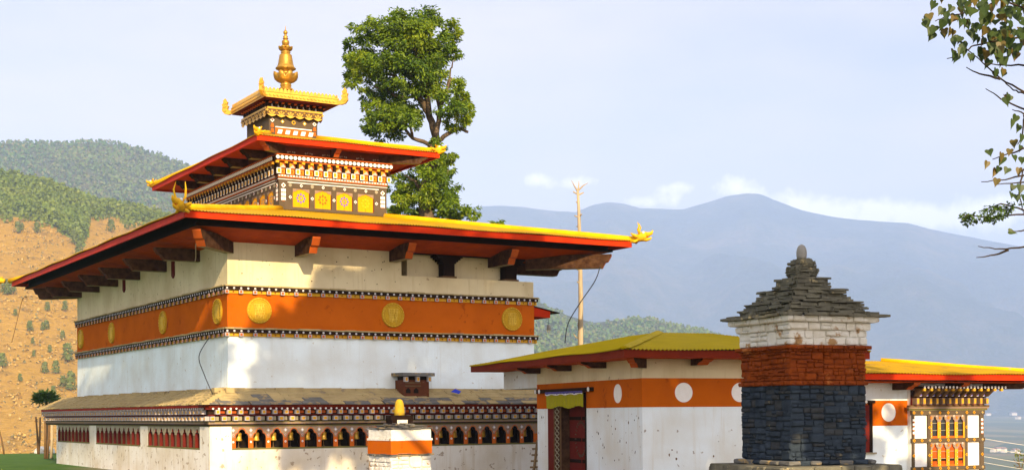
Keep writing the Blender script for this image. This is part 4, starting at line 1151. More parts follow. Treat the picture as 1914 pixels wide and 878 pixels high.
def build_outbuilding():
    b = empty('outbuilding', A_ORG, A_ROT, 'low white outbuilding with plain white discs on its orange band', 'building')
    wA, dA = 4.3, 6.05
    F = Run((0, 0), (1, 0), (0, -1)); L = Run((0, 0), (0, 1), (-1, 0))
    d0, d1 = 2.95, 5.30                                             # doorway span on the left face
    mb = MB()
    mb.box(0, wA, 0, d0, -1, 2.75, 'worn_plaster'); mb.box(0, wA, d1, dA, -1, 2.75, 'worn_plaster')
    mb.box(.5, wA, d0, d1, -1, 2.75, 'worn_plaster'); mb.box(0, .5, d0, d1, 2.10, 2.75, 'worn_plaster'); mb.box(0, .5, d0, d1, -1, .02, 'worn_plaster')
    rng = random.Random(12)                                         # chipped plaster: dark pocks
    for _ in range(36):
        Rn, a = (L, rng.uniform(.02, 2.85)) if rng.random() < .75 else (F, rng.uniform(.02, 2.0))
        if rng.random() < .12: a = rng.uniform(5.35, 6.0); Rn = L
        z = rng.uniform(.3, 1.68); r = rng.uniform(.008, .028)
        Rn.poly(mb, [(a + r * rng.uniform(.5, 1.2) * math.cos(t), z + r * 1.5 * rng.uniform(.5, 1.2) * math.sin(t)) for t in [k * 1.0472 for k in range(6)]], .004, rng.choice(['hole_and_shade_dark', 'hole_and_shade_dark', 'brown_pole']), 0)
    mb.build('wall', b)
    mb = MB(); q = .008
    mb.box(-q, wA + q, -q, 0, 1.735, 2.335, 'orange_ochre'); mb.box(-q, 0, 0, d0, 1.735, 2.335, 'orange_ochre'); mb.box(-q, 0, d1, dA + q, 1.735, 2.335, 'orange_ochre'); mb.box(-q, 0, d0, d1, 2.102, 2.335, 'orange_ochre')
    mb.build('orange_band', b)
    for Rn, a in ((F, .955), (F, 2.29), (F, 3.6), (L, 1.20)):
        mb = MB(); Rn.disc(mb, a, .014, 2.035, .205, 'white_paint', 32, .008); mb.build('white_disc', b)
    # doorway
    mb = MB()
    L.box(mb, 4.90, d1, -.30, .02, .0, 2.10, 'deep_red')
    L.box(mb, 4.50, 4.90, -.30, .012, .0, 2.10, 'carved_wood'); L.box(mb, d0, 3.02, -.32, .015, 0, 2.1, 'dark_wood'); L.box(mb, 3.02, 4.5, -.32, .01, 1.98, 2.10, 'dark_wood')
    for k in range(15):                                             # twining carved stems on the door post
        for s_ in (-1, 1):
            z = .1 + k * .13
            mb.tube([L.p(4.70 + s_ * .13, .02, z), L.p(4.70, .026, z + .065), L.p(4.70 - s_ * .13, .02, z + .13)], .012, 'beam_underside', 5, False)
    L.box(mb, 4.86, 4.90, .0, .03, 0, 2.1, 'brown_pole'); L.box(mb, 4.47, 4.50, 0, .03, 0, 2.1, 'brown_pole')
    fr = mb.build('door_frame', b)
    for lf, (a0, a1) in enumerate(((3.75, 4.5), (3.02, 3.74))):
        mb = MB(); L.box(mb, a0, a1, -.28, -.22, .02, 1.98, 'deep_red')
        for z in (.5, 1.0, 1.5): L.box(mb, a0 + .04, a1 - .04, -.222, -.205, z - .04, z + .04, 'dark_wood')
        c = 3.74
        for k in range(13):                                         # half of a ring ornament on each leaf
            th = math.pi * k / 12 + (-math.pi / 2 if lf == 0 else math.pi / 2)
            mb.tube([L.p(c + .28 * math.cos(th), -.19, 1.02 + .36 * math.sin(th)), L.p(c + .34 * math.cos(th), -.185, 1.02 + .43 * math.sin(th))], .012, 'frame_paint', 5)
        mb.build('door_leaf', b)
    mb = MB(); L.box(mb, 2.50, 6.02, .0, .10, 2.11, 2.20, 'brown_paint')
    for a in (5.92, 5.66, 2.60): L.disc(mb, a, .112, 2.155, .055, 'white_paint', 10, .02)
    mb.build('lintel', b)
    mb = MB(); n = 36                                               # gathered door curtain with navy pelmet
    for (z0, z1, mt, am, oo) in ((1.76, 2.08, 'curtain_cloth', .028, .10), (2.075, 2.13, 'navy_cloth', .012, .125), (2.055, 2.078, 'white_paint', .012, .124)):
        prev = None
        for k in range(n + 1):
            a = 2.90 + 2.32 * k / n + (.0)
            o = oo + am * math.sin(k * 1.9); sag = .03 * math.sin(k * .35) if z0 < 1.9 else .012 * math.sin(k * .7)
            cur = (L.p(a, o, z0 + sag), L.p(a, oo, z1))
            if prev:
                mb.face([prev[0], cur[0], cur[1], prev[1]], mt)
            prev = cur
    mb.build('door_curtain', b, smooth=False)
    # roof
    E = (-.74, -.74, wA + .74, dA + 3.0); zE = 2.905; Tt = (1.86, 3.05, 3.2, 4.6); zT = 3.47
    mb = MB(); corrugated(mb, E, zE, Tt, zT, 'olive_sheet', .09, .016, .05); mb.face([(Tt[0], Tt[1], zT), (Tt[2], Tt[1], zT), (Tt[2], Tt[3], zT), (Tt[0], Tt[3], zT)], 'olive_sheet'); roof = mb.build('roof', b, smooth=True, recalc=False)
    mb = MB(); roof_deck(mb, E, zE, Tt, zT, 'dark_wood', .05); mb.box(E[0] + .1, E[2] - .1, E[1] + .1, E[3] - .1, 2.735, 2.76, 'soffit_wood'); mb.build('roof_deck', roof)
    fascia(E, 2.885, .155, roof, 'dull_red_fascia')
    mb = MB(); a = Vector((E[0], E[1], zE)); c = Vector((Tt[0], Tt[1], zT)); u = (c - a); s_ = Vector((-u.y, u.x, 0)).normalized()
    for k in range(10):                                             # flat patched hip sheet
        p0 = a + u * (k / 10); p1 = a + u * ((k + 1) / 10 - .004); w = .13 + .01 * (k % 3)
        mb.hexa([p0 - s_ * w + Vector((0, 0, .012)), p0 + s_ * w + Vector((0, 0, .012)), p1 + s_ * w + Vector((0, 0, .012)), p1 - s_ * w + Vector((0, 0, .012)), p0 - s_ * .03 + Vector((0, 0, .055)), p0 + s_ * .03 + Vector((0, 0, .055)), p1 + s_ * .03 + Vector((0, 0, .055)), p1 - s_ * .03 + Vector((0, 0, .055))], 'olive_sheet')
    mb.build('hip_cap', roof)
    for y in (1.9, 3.9, 5.9): bracket(b, (0, y), (-1, 0), .62, 2.74, .14, .2)
    for x in (1.25, 2.9): bracket(b, (x, 0), (0, -1), .55, 2.74, .14, .25)
    bracket(b, (.03, .03), (-1, -1), .75, 2.74, .2, .16)
    # lower return wall between outbuilding and gallery
    mb = MB(); mb.box(.05, 1.6, dA + .004, dA + 2.6, 2.26, 2.72, 'worn_plaster'); mb.build('return_wall', b)
    mb = MB(); mb.box(-.005, wA + .005, -.005, 0, 2.336, 2.734, 'cream_plaster'); mb.box(-.005, 0, 0, dA + .005, 2.336, 2.734, 'cream_plaster'); mb.build('upper_wall_wash', b)


build_outbuilding()

# ------------------------------------------------------------------ sunlit house with bay window on the right
B_ORG = Vector((9.3998, 33.0, -.5)); B_ROT = R(27)


def build_house():
    b = empty('bay_window_house', B_ORG, B_ROT, 'sunlit white house with painted bay window under yellow roof', 'house')
    dz = .5
    y0 = .12
    F0 = Run((0, y0), (1, 0), (0, -1)); F = Run((0, 0), (1, 0), (0, -1))
    mb = MB(); mb.box(-3.4, 2.30, y0, 4.2, -6, 2.36 + dz, 'white_plaster'); mb.build('wall', b)
    mb = MB(); F0.box(mb, -3.4, .02, 0, .008, 1.276 + dz, 1.866 + dz, 'orange_ochre'); mb.build('orange_band', b)
    mb = MB(); F0.disc(mb, -.575, .014, 1.587 + dz, .215, 'white_paint', 32, .008); mb.build('white_disc', b)
    mb = MB(); F0.box(mb, -2.0, -1.19, .0, .05, .66 + dz, 1.76 + dz, 'deep_red'); F0.box(mb, -2.0, -.98, 0, .06, .62 + dz, .66 + dz, 'beam_underside')
    F0.box(mb, -2.0, -1.02, 0, .07, 1.80 + dz, 1.87 + dz, 'brown_paint'); F0.box(mb, -1.19, -1.10, 0, .06, .66 + dz, 1.8 + dz, 'dark_wood')
    for a in (-1.30, -1.46, -1.62): F0.disc(mb, a, .08, 1.835 + dz, .035, 'white_paint', 8, .02)
    mb.build('side_window', b)
    # bay window
    X1 = 2.31
    mb = MB(); mb.box(.01, X1, .0, y0, -.4, 2.30 + dz, 'white_paint'); bay = mb.build('bay_window', b)
    P = [.02, .09, .50, .59, 1.68, 1.775, 2.175, 2.30]
    mb = MB()
    for a0, a1 in ((P[0], P[1]), (P[2], P[3]), (P[4], P[5]), (P[6], P[7])): F.box(mb, a0, a1, 0, .04, -.4, 1.52 + dz, 'frame_paint')
    for z0, z1 in ((1.52, 1.625), (.865, .965), (.20, .295)): F.box(mb, P[0] - .03, P[7] + .03, 0, .05, z0 + dz, z1 + dz, 'frame_paint')
    for z in (1.572, .915, .248):
        for i, a in enumerate((.055, .30, .545, .87, 1.13, 1.40, 1.73, 1.97, 2.24)):
            (F.diamond(mb, a, .062, z + dz, .045, 'yellow_paint', 'orange_paint') if i % 3 != 2 else F.diamond(mb, a, .062, z + dz, .04, 'beam_underside', 'yellow_paint'))
    for z in (1.22, .56):
        for a in (.545, 1.73): F.diamond(mb, a, .052, z + dz, .042, 'yellow_paint', 'orange_paint')
    for a in (.055, 2.24):
        for z in (1.40, 1.30, 1.20, 1.10):
            F.box(mb, a - .03, a + .03, .04, .05, z - .03 + dz, z + .025 + dz, 'white_paint'); F.box(mb, a - .03, a + .03, .04, .052, z - .05 + dz, z - .032 + dz, 'orange_paint')
        F.diamond(mb, a, .052, .56 + dz, .045, 'yellow_paint', 'orange_paint')
    F.box(mb, P[3], P[4], .0, .03, -.4, .20 + dz, 'yellow_paint')
    mb.build('painted_frame', bay)
    for (z0, z1, back) in ((.965, 1.52, 'window_glass'), (.295, .865, 'beam_end')):
        mb = MB(); n = 4; pt = (P[4] - P[3]) / n
        F.box(mb, P[3], P[4], .001, .006, z0 + dz, z1 + dz, back)
        arcade(mb, F, [P[3] + pt * (k + .5) for k in range(n)], pt * .31, pt, z0 + dz, z1 + dz, z1 - .17 + dz, z1 - .04 + dz, .035, .03, 'scroll_paint', 'yellow_paint', 'deep_red', kind='bottle')
        for k in range(n):
            c = P[3] + pt * (k + .5)
            F.diamond(mb, P[3] + pt * k + .02, .042, z1 - .07 + dz, .04, 'orange_paint', 'yellow_paint'); F.diamond(mb, c + pt * .25, .04, z1 - .03 + dz, .025, 'white_paint', 'orange_paint')
            for zz in (z0 + .18, z0 + .35): F.box(mb, c - pt * .31, c + pt * .31, .008, .013, zz + dz, zz + .012 + dz, 'beam_underside')
            if back == 'beam_end': F.box(mb, c - pt * .31, c + pt * .31, .008, .02, z0 + .13 + dz, z0 + .18 + dz, 'brown_paint')
            for zz in (z0 + .05, z0 + .14, z0 + .23, z0 + .32): F.diamond(mb, P[3] + pt * k + .015, .04, zz + dz, .018, 'orange_paint', 'white_paint')
            F.box(mb, c - pt * .31, c + pt * .31, .006, .03, z0 + dz, z0 + .05 + dz, 'orange_paint')
        mb.build('window', bay)
    # stepped cornice
    mb = MB(); X0 = .0
    F.box(mb, X0 - .10, X1 + .10, 0, .05, 1.627 + dz, 1.67 + dz, 'green_trim'); F.box(mb, X0 - .12, X1 + .12, 0, .08, 1.67 + dz, 1.71 + dz, 'scroll_paint'); F.box(mb, X0 - .12, X1 + .12, 0, .10, 1.71 + dz, 1.75 + dz, 'brown_pole')
    F.box(mb, X0, X1, 0, .05, 1.75 + dz, 1.93 + dz, 'deep_red'); F.box(mb, X0, X1, 0, .12, 1.93 + dz, 2.10 + dz, 'brown_paint'); F.box(mb, X0, X1 + .35, 0, .42, 2.14 + dz, 2.20 + dz, 'brown_paint')
    n = 11; pt = (X1 - .1) / n
    for k in range(n + 1):
        a = X0 + .05 + pt * k
        F.box(mb, a - .04, a + .04, .05, .20, 1.77 + dz, 1.92 + dz, 'scroll_paint'); F.box(mb, a - .03, a + .03, .199, .206, 1.79 + dz, 1.90 + dz, 'yellow_paint')
        mb.prism([(.12, 1.95), (.20, 1.95), (.40, 2.10), (.40, 2.14), (.12, 2.14)], lambda u, v, w: F.p(a + w, u, v + dz), -.035, .035, 'brown_pole')
        if k < n:
            F.poly(mb, [(a + .05, 1.96 + dz), (a + pt - .05, 1.96 + dz), (a + pt / 2, 2.08 + dz)], .16, 'white_paint', .03); F.poly(mb, [(a + pt / 2, 1.97 + dz), (a + pt - .04, 1.97 + dz), (a + pt / 2 + .02, 2.08 + dz)], .165, 'purple_paint', .03)
    for a in arange(X0 + .05, X1 + .33, .112):
        F.disc(mb, a, .43, 2.17 + dz, .03, 'white_paint', 8, .02)
    for a in arange(X0 + .05, X1 + .33, .224): F.box(mb, a - .035, a + .035, .36, .425, 2.08 + dz, 2.14 + dz, 'yellow_paint')
    mb.build('stepped_cornice', bay)
    E = (-4.2, -.80, 3.95, 5.0); zE = 2.475 + dz; Tt = (-1.5, 1.9, .80, 2.1); zT = 2.86 + dz
    mb = MB(); corrugated(mb, E, zE, Tt, zT, 'yellow_sheet', .09, .016, .05); roof = mb.build('roof', b, smooth=True, recalc=False)
    mb = MB(); roof_deck(mb, E, zE, Tt, zT, 'dark_wood', .05); mb.box(E[0] + .1, E[2] - .1, E[1] + .25, E[3] - .1, 2.27 + dz, 2.30 + dz, 'soffit_wood'); mb.build('roof_deck', roof)
    fascia(E, 2.455 + dz, .13, roof)
    hip_caps(E, zE, Tt, zT, roof, 'yellow_cap', .06, which=(0, 1)); 
    for x in (-2.6, -.35, 1.2): bracket(b, (x, y0), (0, -1), .72, 2.27 + dz, .16, .2)
    bracket(b, (2.3, y0), (1, -.5), 1.3, 2.27 + dz, .14, .2)


build_house()


# ------------------------------------------------------------------ stone chortens
def rubble(mb, x0, y0, s, z0, z1, mat, rng, hmin=.07, hmax=.15, wmin=.10, wmax=.34, out=.02, sides=4, mats=None):
    """rough stones of many sizes round a square core: real joints and relief, no even courses"""
    runs = [Run((x0, y0), (1, 0), (0, -1)), Run((x0, y0), (0, 1), (-1, 0)), Run((x0 + s, y0), (0, 1), (1, 0)), Run((x0, y0 + s), (1, 0), (0, 1))]
    mb.box(x0 + .03, x0 + s - .03, y0 + .03, y0 + s - .03, z0, z1, mat)

    def split(a, e, b, t, lst):
        w, h = e - a, t - b
        if h > hmax * rng.uniform(.75, 1.9) and h > 2 * hmin * .8 and (h > .35 or h * rng.uniform(1.0, 2.6) > w * .5):
            c = b + h * rng.uniform(.36, .64); split(a, e, b, c, lst); split(a, e, c, t, lst)
        elif w > min(wmax, h * rng.uniform(1.6, 4.0) + .06) and w > wmin * 1.6:
            c = a + w * rng.uniform(.32, .68); split(a, c, b, t, lst); split(c, e, b, t, lst)
        else: lst.append((a, e, b, t))
    for ri, Rn in enumerate(runs[:sides]):
        lst = []; nseg = max(1, int(s / .55)); cuts = [0.] + [s * (k + rng.uniform(-.18, .18)) / nseg for k in range(1, nseg)] + [s]
        for a, e in zip(cuts, cuts[1:]): split(a, e, z0, z1, lst)
        for (a, e, b, t) in lst:
            o = rng.uniform(-.6, 1.0) * out; g = .004 + .004 * rng.random(); n = 8
            j = lambda q: rng.uniform(-q, q)
            ca, cz = (a + e) / 2, (b + t) / 2; hw, hh = (e - a) / 2 - g, (t - b) / 2 - g
            c = min(.018, hh * .4)

            def ringpts(dw, dh, oo, jit):
                k = min(hh, hw) * .35
                p = [(-hw + k, -hh), (hw - k, -hh), (hw, -hh + k), (hw, hh - k), (hw - k, hh), (-hw + k, hh), (-hw, hh - k), (-hw, -hh + k)]
                return [Rn.p(ca + u * dw + j(jit), oo + j(jit * .5), cz + v * dh + j(jit)) for u, v in p]
            A = ringpts(1, 1, -.035, 0); Bv = ringpts(1, 1, o * .4 - .010, .007); Cv = ringpts(max(.3, 1 - c / hw), max(.3, 1 - c / hh), o, .009)
            mt = rng.choice(mats) if mats else mat
            mid = Rn.p(ca + j(.02), o + rng.uniform(.0, .008), cz + j(.01))
            for k in range(8):
                q = (k + 1) % 8
                mb.face([Cv[k], Cv[q], mid], mt); mb.face([Bv[k], Bv[q], Cv[q], Cv[k]], mt); mb.face([A[k], A[q], Bv[q], Bv[k]], mt)


def slate_layers(mb, cx, cy, half, z0, z1, mat, rng, th=.03, over=.05, roundness=0.):
    """stack of thin ragged slabs forming one tier"""
    z = z0
    while z < z1 - .004:
        t = min(rng.uniform(th * .7, th * 1.5), z1 - z)
        f = half + rng.uniform(-over, over * .5)
        n = 4
        for ri, (u, v) in enumerate(((Vector((1, 0, 0)), Vector((0, -1, 0))), (Vector((0, 1, 0)), Vector((1, 0, 0))), (Vector((-1, 0, 0)), Vector((0, 1, 0))), (Vector((0, -1, 0)), Vector((-1, 0, 0))))):
            a = -f
            while a < f - .01:
                w = rng.uniform(.10, .34); e = min(a + w, f); o = f + rng.uniform(-over, over * .8)
                if f - e < .06: e = f

                def cut(q, oo):
                    return oo if not roundness else oo * (1 - roundness * (abs(q) / f) ** 2.5)
                C = Vector((cx, cy, 0)); zj = rng.uniform(-.008, .008); tz = rng.uniform(-.012, .006)
                pts = [C + u * (a + rng.uniform(-.015, .015)) + v * cut(a, o), C + u * (e + rng.uniform(-.02, .01)) + v * cut(e, o + rng.uniform(-.03, .03)), C + u * (e * .55) + v * (o * .45), C + u * (a * .55) + v * (o * .45)]
                lo = [p + Vector((0, 0, z + zj + (tz if k < 2 else 0))) for k, p in enumerate(pts)]
                hi = [p + Vector((0, 0, t * .92 + rng.uniform(-.004, .006))) for p in lo]
                mb.hexa(lo + hi, mat); a = e
        z += t


def build_chorten():
    rng = random.Random(21)
    o = empty('stone_chorten', Vector((4.3815, 22.0, 0)), R(22.75), 'tall dark stone chorten with red band and layered slate top', 'shrine')
    s = 1.44; c = s / 2
    mb = MB(); rubble(mb, 0, 0, s, .84, 2.03, 'blue_black_stone', rng, .05, .11, .07, .30, .030, mats=['blue_black_stone', 'blue_black_stone', 'blue_black_stone', 'blue_black_grey']); mb.build('dark_body', o)
    mb = MB(); rubble(mb, -.10, -.10, s + .2, .76, .84, 'blue_black_stone', rng, .07, .09, .2, .5, .04, mats=['blue_black_stone', 'slate']); rubble(mb, -.40, -.40, s + .8, -.4, .76, 'chorten_slate', rng, .12, .22, .25, .6, .05); mb.build('plinth', o)
    mb = MB()
    rubble(mb, 0, 0, s, 2.10, 2.56, 'red_stone', rng, .045, .10, .06, .26, .024)
    for z0, z1, ov in ((2.03, 2.10, .035), (2.56, 2.60, .03), (2.60, 2.665, .075)):
        rubble(mb, -ov, -ov, s + 2 * ov, z0, z1, 'red_stone', rng, z1 - z0, z1 - z0, .06 if z1 - z0 < .05 else .10, .09 if z1 - z0 < .05 else .25, .02)
    mb.build('red_band', o)
    mb = MB()
    for z0, z1, ov in ((2.665, 2.905, .02), (2.905, 3.03, .065), (3.03, 3.13, .155)):
        rubble(mb, -ov, -ov, s + 2 * ov, z0, z1, 'limewash_stone', rng, .07, .13, .14, .42, .022)
    mb.build('white_cornice', o)
    mb = MB()
    tiers = [(.95, 3.125, 3.165), (.87, 3.165, 3.20), (.775, 3.20, 3.29), (.73, 3.29, 3.385), (.57, 3.385, 3.47), (.53, 3.47, 3.595), (.36, 3.595, 3.68), (.31, 3.68, 3.79)]
    for h, z0, z1 in tiers: slate_layers(mb, c, c, h, z0, z1, 'chorten_slate', rng, .036, .060)
    mb.box(c - .3, c + .3, c - .3, c + .3, 3.1, 3.78, 'chorten_slate'); mb.box(c - .7, c + .7, c - .7, c + .7, 3.1, 3.3, 'chorten_slate'); mb.box(c - .45, c + .45, c - .45, c + .45, 3.3, 3.55, 'chorten_slate')
    for h, z0, z1 in ((.205, 3.79, 3.86), (.225, 3.86, 4.0), (.195, 4.0, 4.07), (.12, 4.07, 4.115)): slate_layers(mb, c, c, h, z0, z1, 'chorten_slate', rng, .024, .018, .28)
    mb.box(c - .13, c + .13, c - .13, c + .13, 3.7, 4.09, 'chorten_slate')
    mb.build('slate_top', o)
    mb = MB(); mb.lathe([(.075, 0), (.085, .05), (.087, .11), (.078, .17), (.055, .215), (.025, .238), (.002, .245)], (c, c, 4.105), 'grey_stone', 16); mb.build('finial_stone', o, smooth=True)


def build_small_chorten():
    rng = random.Random(33)
    o = empty('small_chorten', Vector((-2.599, 30.0, 0)), R(34.75), 'small white chorten with red band, slate cap and yellow cone', 'shrine')
    s = 1.02; c = s / 2
    mb = MB(); rubble(mb, .01, .01, s - .02, -.3, .73, 'limewash_stone', rng, .09, .16, .12, .34, .018); mb.build('white_body', o)
    mb = MB(); slate_layers(mb, c, c, .545, .73, .765, 'slate', rng, .03, .02); mb.box(-.005, s + .005, -.005, s + .005, .762, 1.055, 'orange_ochre'); mb.build('red_band', o)
    mb = MB()
    for h, z0, z1 in ((.525, 1.055, 1.10), (.50, 1.10, 1.29)): mb.box(c - h, c + h, c - h, c + h, z0, z1, 'limewash_stone')
    mb.build('white_cornice', o)
    mb = MB(); slate_layers(mb, c, c, .53, 1.29, 1.33, 'slate', rng, .022, .05); slate_layers(mb, c, c, .40, 1.33, 1.38, 'slate', rng, .022, .05); slate_layers(mb, c, c, .24, 1.38, 1.42, 'slate', rng, .022, .03); mb.box(c - .35, c + .35, c - .35, c + .35, 1.28, 1.37, 'slate'); mb.build('slate_cap', o)
    mb = MB(); mb.box(c - .13, c + .13, c - .13, c + .13, 1.41, 1.50, 'limewash_stone'); mb.box(c - .28, c + .28, c - .12, c + .12, 1.50, 1.60, 'dark_wood')
    for k in (-1, 1): mb.box(c + k * .2 - .06, c + k * .2 + .06, c - .14, c + .14, 1.42, 1.50, 'dark_wood')
    mb.lathe([(.06, 0), (.06, .01)], (c, c, 1.49), 'dark_wood', 8); mb.build('spire_block', o)
    mb = MB(); mb.lathe([(.116, 0), (.114, .09), (.105, .2), (.092, .29), (.07, .345), (.04, .37), (.01, .375)], (c, c, 1.58), 'dull_yellow', 20); mb.build('yellow_cone', o, smooth=True)


build_chorten(); build_small_chorten()


# ------------------------------------------------------------------ small things round the buildings
def wire(name, pts, r, mat, label, cat='cable', group=None):
    mb = MB(); P = [Vector(p) for p in pts]; out = []
    for k in range(len(P) - 1):                                     # Catmull-Rom
        p0, p1, p2, p3 = P[max(k - 1, 0)], P[k], P[k + 1], P[min(k + 2, len(P) - 1)]
        for q in range(6):
            t = q / 6; out.append(.5 * ((2 * p1) + (p2 - p0) * t + (2 * p0 - 5 * p1 + 4 * p2 - p3) * t * t + (3 * p1 - p0 - 3 * p2 + p3) * t ** 3))
    out.append(P[-1]); mb.tube(out, r, mat, 5)
    return tag(mb.build(name, smooth=True), label, cat, group)


end = T2W(10.75, -1.25, 5.85)
wire('cable', [end, at(1112, 525, 37.4), at(1084, 566, 36.6), at(1062, 604, 36.2), at(1056, 640, 35.6)], .014, 'black_cable', 'thin dark cable sagging from the right corner of the main eave')
wire('cable', [T2W(-.16, 1.0, 3.68), at(372, 665, 36.5), at(382, 700, 36.2), at(397, 735, 35.6), at(405, 752, 35.0)], .012, 'black_cable', 'dark cable hanging down the lower white wall to the slate roof')
wire('cable', [T2W(-1.2, -1.0, 6.05), at(369, 440, 34.6), at(366, 460, 34.8), at(366, 480, 35.2), at(364, 490, 35.6)], .012, 'bare_wood', 'pale frayed cord hanging from the left eave corner beam')
wire('cable', [T2W(-1.35, 17.5, 5.95), at(42, 560, 51), at(33, 595, 51), at(22, 640, 51)], .012, 'brown_pole', 'thin brown wire hanging from the far left end of the eave')


def build_flagpole():
    o = empty('flagpole', at(1085, 700, 45) * 1.0, 0, 'bare peeled tree trunk pole with stub twigs at its tip', 'pole'); base = at(1085, 640, 45); base.z = 0; o.location = base
    q = [at(1085, 640, 45), at(1085.5, 560, 45), at(1084, 470, 45), at(1082, 400, 45), at(1080, 356, 45)]
    mb = MB(); mb.tube([Vector((0, 0, -.5))] + [p - base for p in q], [.105, .09, .078, .065, .052, .04], 'bare_wood', 9); mb.build('trunk', o, smooth=True)
    tw = [[(1080, 358), (1074, 348), (1068, 337)], [(1080, 356), (1082, 346), (1082, 338)], [(1081, 356), (1090, 347), (1099, 342)], [(1078, 362), (1071, 358)], [(1082, 364), (1091, 360)], [(1082, 406), (1074, 403)], [(1083, 405), (1087, 400)], [(1083, 424), (1078, 423)], [(1084, 505), (1077, 502)], [(1083, 530), (1079, 526)], [(1086, 575), (1080, 572)], [(1084, 610), (1079, 606)], [(1085, 634), (1076, 629), (1071, 622)], [(1085, 636), (1080, 625)], [(1081, 380), (1077, 377)]]
    rng = random.Random(3)
    for t in tw:
        mb = MB(); dy = rng.uniform(-.1, .1)
        mb.tube([at(x, y, 45 + dy * k) - base for k, (x, y) in enumerate(t)], [.03, .022, .008][:len(t)], 'bare_wood', 5); mb.build('stub_twig', o)


def build_ladder():
    p0 = at(994, 905, 36.2); p1 = at(1004, 822, 36.6); side = Vector((math.cos(R(110)), math.sin(R(110)), 0)) * -.34
    base = Vector((p0.x, p0.y, 0)); d = p1 - p0; p0 = p0 - d * ((p0.z) / d.z); base = Vector((p0.x, p0.y, 0))
    o = empty('ladder', base, 0, 'rough wooden pole ladder leaning at the gallery corner by the outbuilding', 'ladder')
    s2 = Vector((.34, .12, 0))
    for k in (0, 1): mb = MB(); mb.tube([p0 + s2 * k - base, (p0 + p1) / 2 + s2 * k - base + Vector((.01, 0, 0)), p1 + s2 * k - base], [.04, .036, .03], 'bamboo', 7); mb.build('rail', o, smooth=True)
    for k in range(6):
        t = .08 + k * .17; c = p0 + (p1 - p0) * t - base; mb = MB(); mb.tube([c - s2 * .28, c + s2 * 1.2], .028, 'bamboo', 6); mb.build('rung', o)


build_flagpole(); build_ladder()


def build_bell():
    p = T2W(10.10, .52, 4.46)
    o = empty('hanging_bell', p, 0, 'little wind bell hanging from the red side canopy', 'bell')
    mb = MB(); mb.tube([(0, 0, 0), (0, 0, -.20)], .006, 'black_cable', 4); mb.build('chain', o)
    mb = MB(); mb.lathe([(.02, -.20), (.05, -.22), (.055, -.30), (.07, -.36), (.06, -.36)], (0, 0, 0), 'grey_stone', 12); mb.build('bell_body', o, smooth=True)
    mb = MB(); mb.tube([(-.03, 0, -.36), (-.03, 0, -.44)], .010, 'bare_wood', 5); mb.tube([(.03, 0, -.36), (.03, 0, -.45)], .010, 'bare_wood', 5); mb.build('clapper', o)


build_bell()
# poles standing beyond the gallery's far end
POLES = [((67, 778), (71, 842), .05, 'brown wooden pole left of the pair standing near the far gallery end'), ((75, 779), (72, 842), .05, 'brown wooden pole leaning across its neighbour near the far gallery end'),
         ((84, 773), (84, 843), .055, 'tall wooden pole directly under the slate roof tip'), ((92, 775), (88, 843), .05, 'thin pole just right of the pole under the slate roof tip'), ((97, 790), (95, 843), .06, 'pale thick pole close against the gallery end wall'),
         ((-2, 800), (8, 858), .04, 'slanting stick at the left edge of the lawn')]
for (a, b, r, lab) in POLES:
    Y = 62 if a[0] < 80 else 55
    p1 = at(a[0], a[1], Y); p0 = at(b[0], b[1], Y); p0.z = 0
    mb = MB(); base = Vector(p0); mb.tube([Vector((0, 0, -.1)), (p1 - p0) * .5 + Vector((.02, 0, 0)), p1 - p0], [r, r * .9, r * .75], 'brown_pole' if 'pale' not in lab else 'bare_wood', 7)
    o = mb.build('wooden_pole', smooth=True); o.location = base; tag(o, lab, 'pole', 'poles at the far end of the gallery')
# white stones at the foot of the poles
for k, (px, py, w) in enumerate(((78, 841, .5), (93, 840, .35))):
    p = at(px, py, 63); mb = MB(); rng = random.Random(k)
    mb.lathe([(.6 * w, -.1), (.7 * w, .05), (.6 * w, .2), (.3 * w, .30), (.05, .32)], (0, 0, 0), 'limewash_stone', 9, lambda i: (5, .2))
    o = mb.build('whitewashed_stone'); o.location = (p.x, p.y, 0); tag(o, 'whitewashed stone on the lawn %s' % ('between the crossed poles and the roof-tip pole' if k == 0 else 'against the gallery end wall'), 'stone')
# blue rag lying on the slate roof
mb = MB(); pr = T2W(6.35, -.55, 2.19)
rag = [(-.13, -.05, .05), (-.02, -.08, .02), (.10, -.12, -.01), (.16, -.02, .06), (.06, .07, .10), (-.06, .05, .09), (-.01, -.01, .13)]
mb.v = [tuple(v) for v in rag]; mb.f = [(0, 1, 6), (1, 2, 6), (2, 3, 6), (3, 4, 6), (4, 5, 6), (5, 0, 6), (0, 5, 4, 3, 2, 1)]; mb.m = [mb.mi('blue_cloth')] * 7
o = mb.build('rag'); o.location = pr; tag(o, 'crumpled bright blue rag lying on the slate roof', 'rag')
# wires across the valley view
for k, (y0, y1, lab) in enumerate(((817, 828, 'uppermost pale wire crossing the valley view beside the bay window'), (833, 845, 'second pale wire from the top crossing the valley view'), (850, 862, 'third pale wire from the top crossing the valley view'), (861, 874, 'lowest pale wire crossing the valley view beside the bay window'))):
    a = at(1815, y0 - 2, 41); b = at(1990, y1 + 12, 41 - k * .3); m_ = (a + b) / 2 - Vector((0, 0, .03))
    wire('overhead_wire', [a, m_, b], .006, 'pale_wire', lab, 'wire', 'pale wires at the right edge')


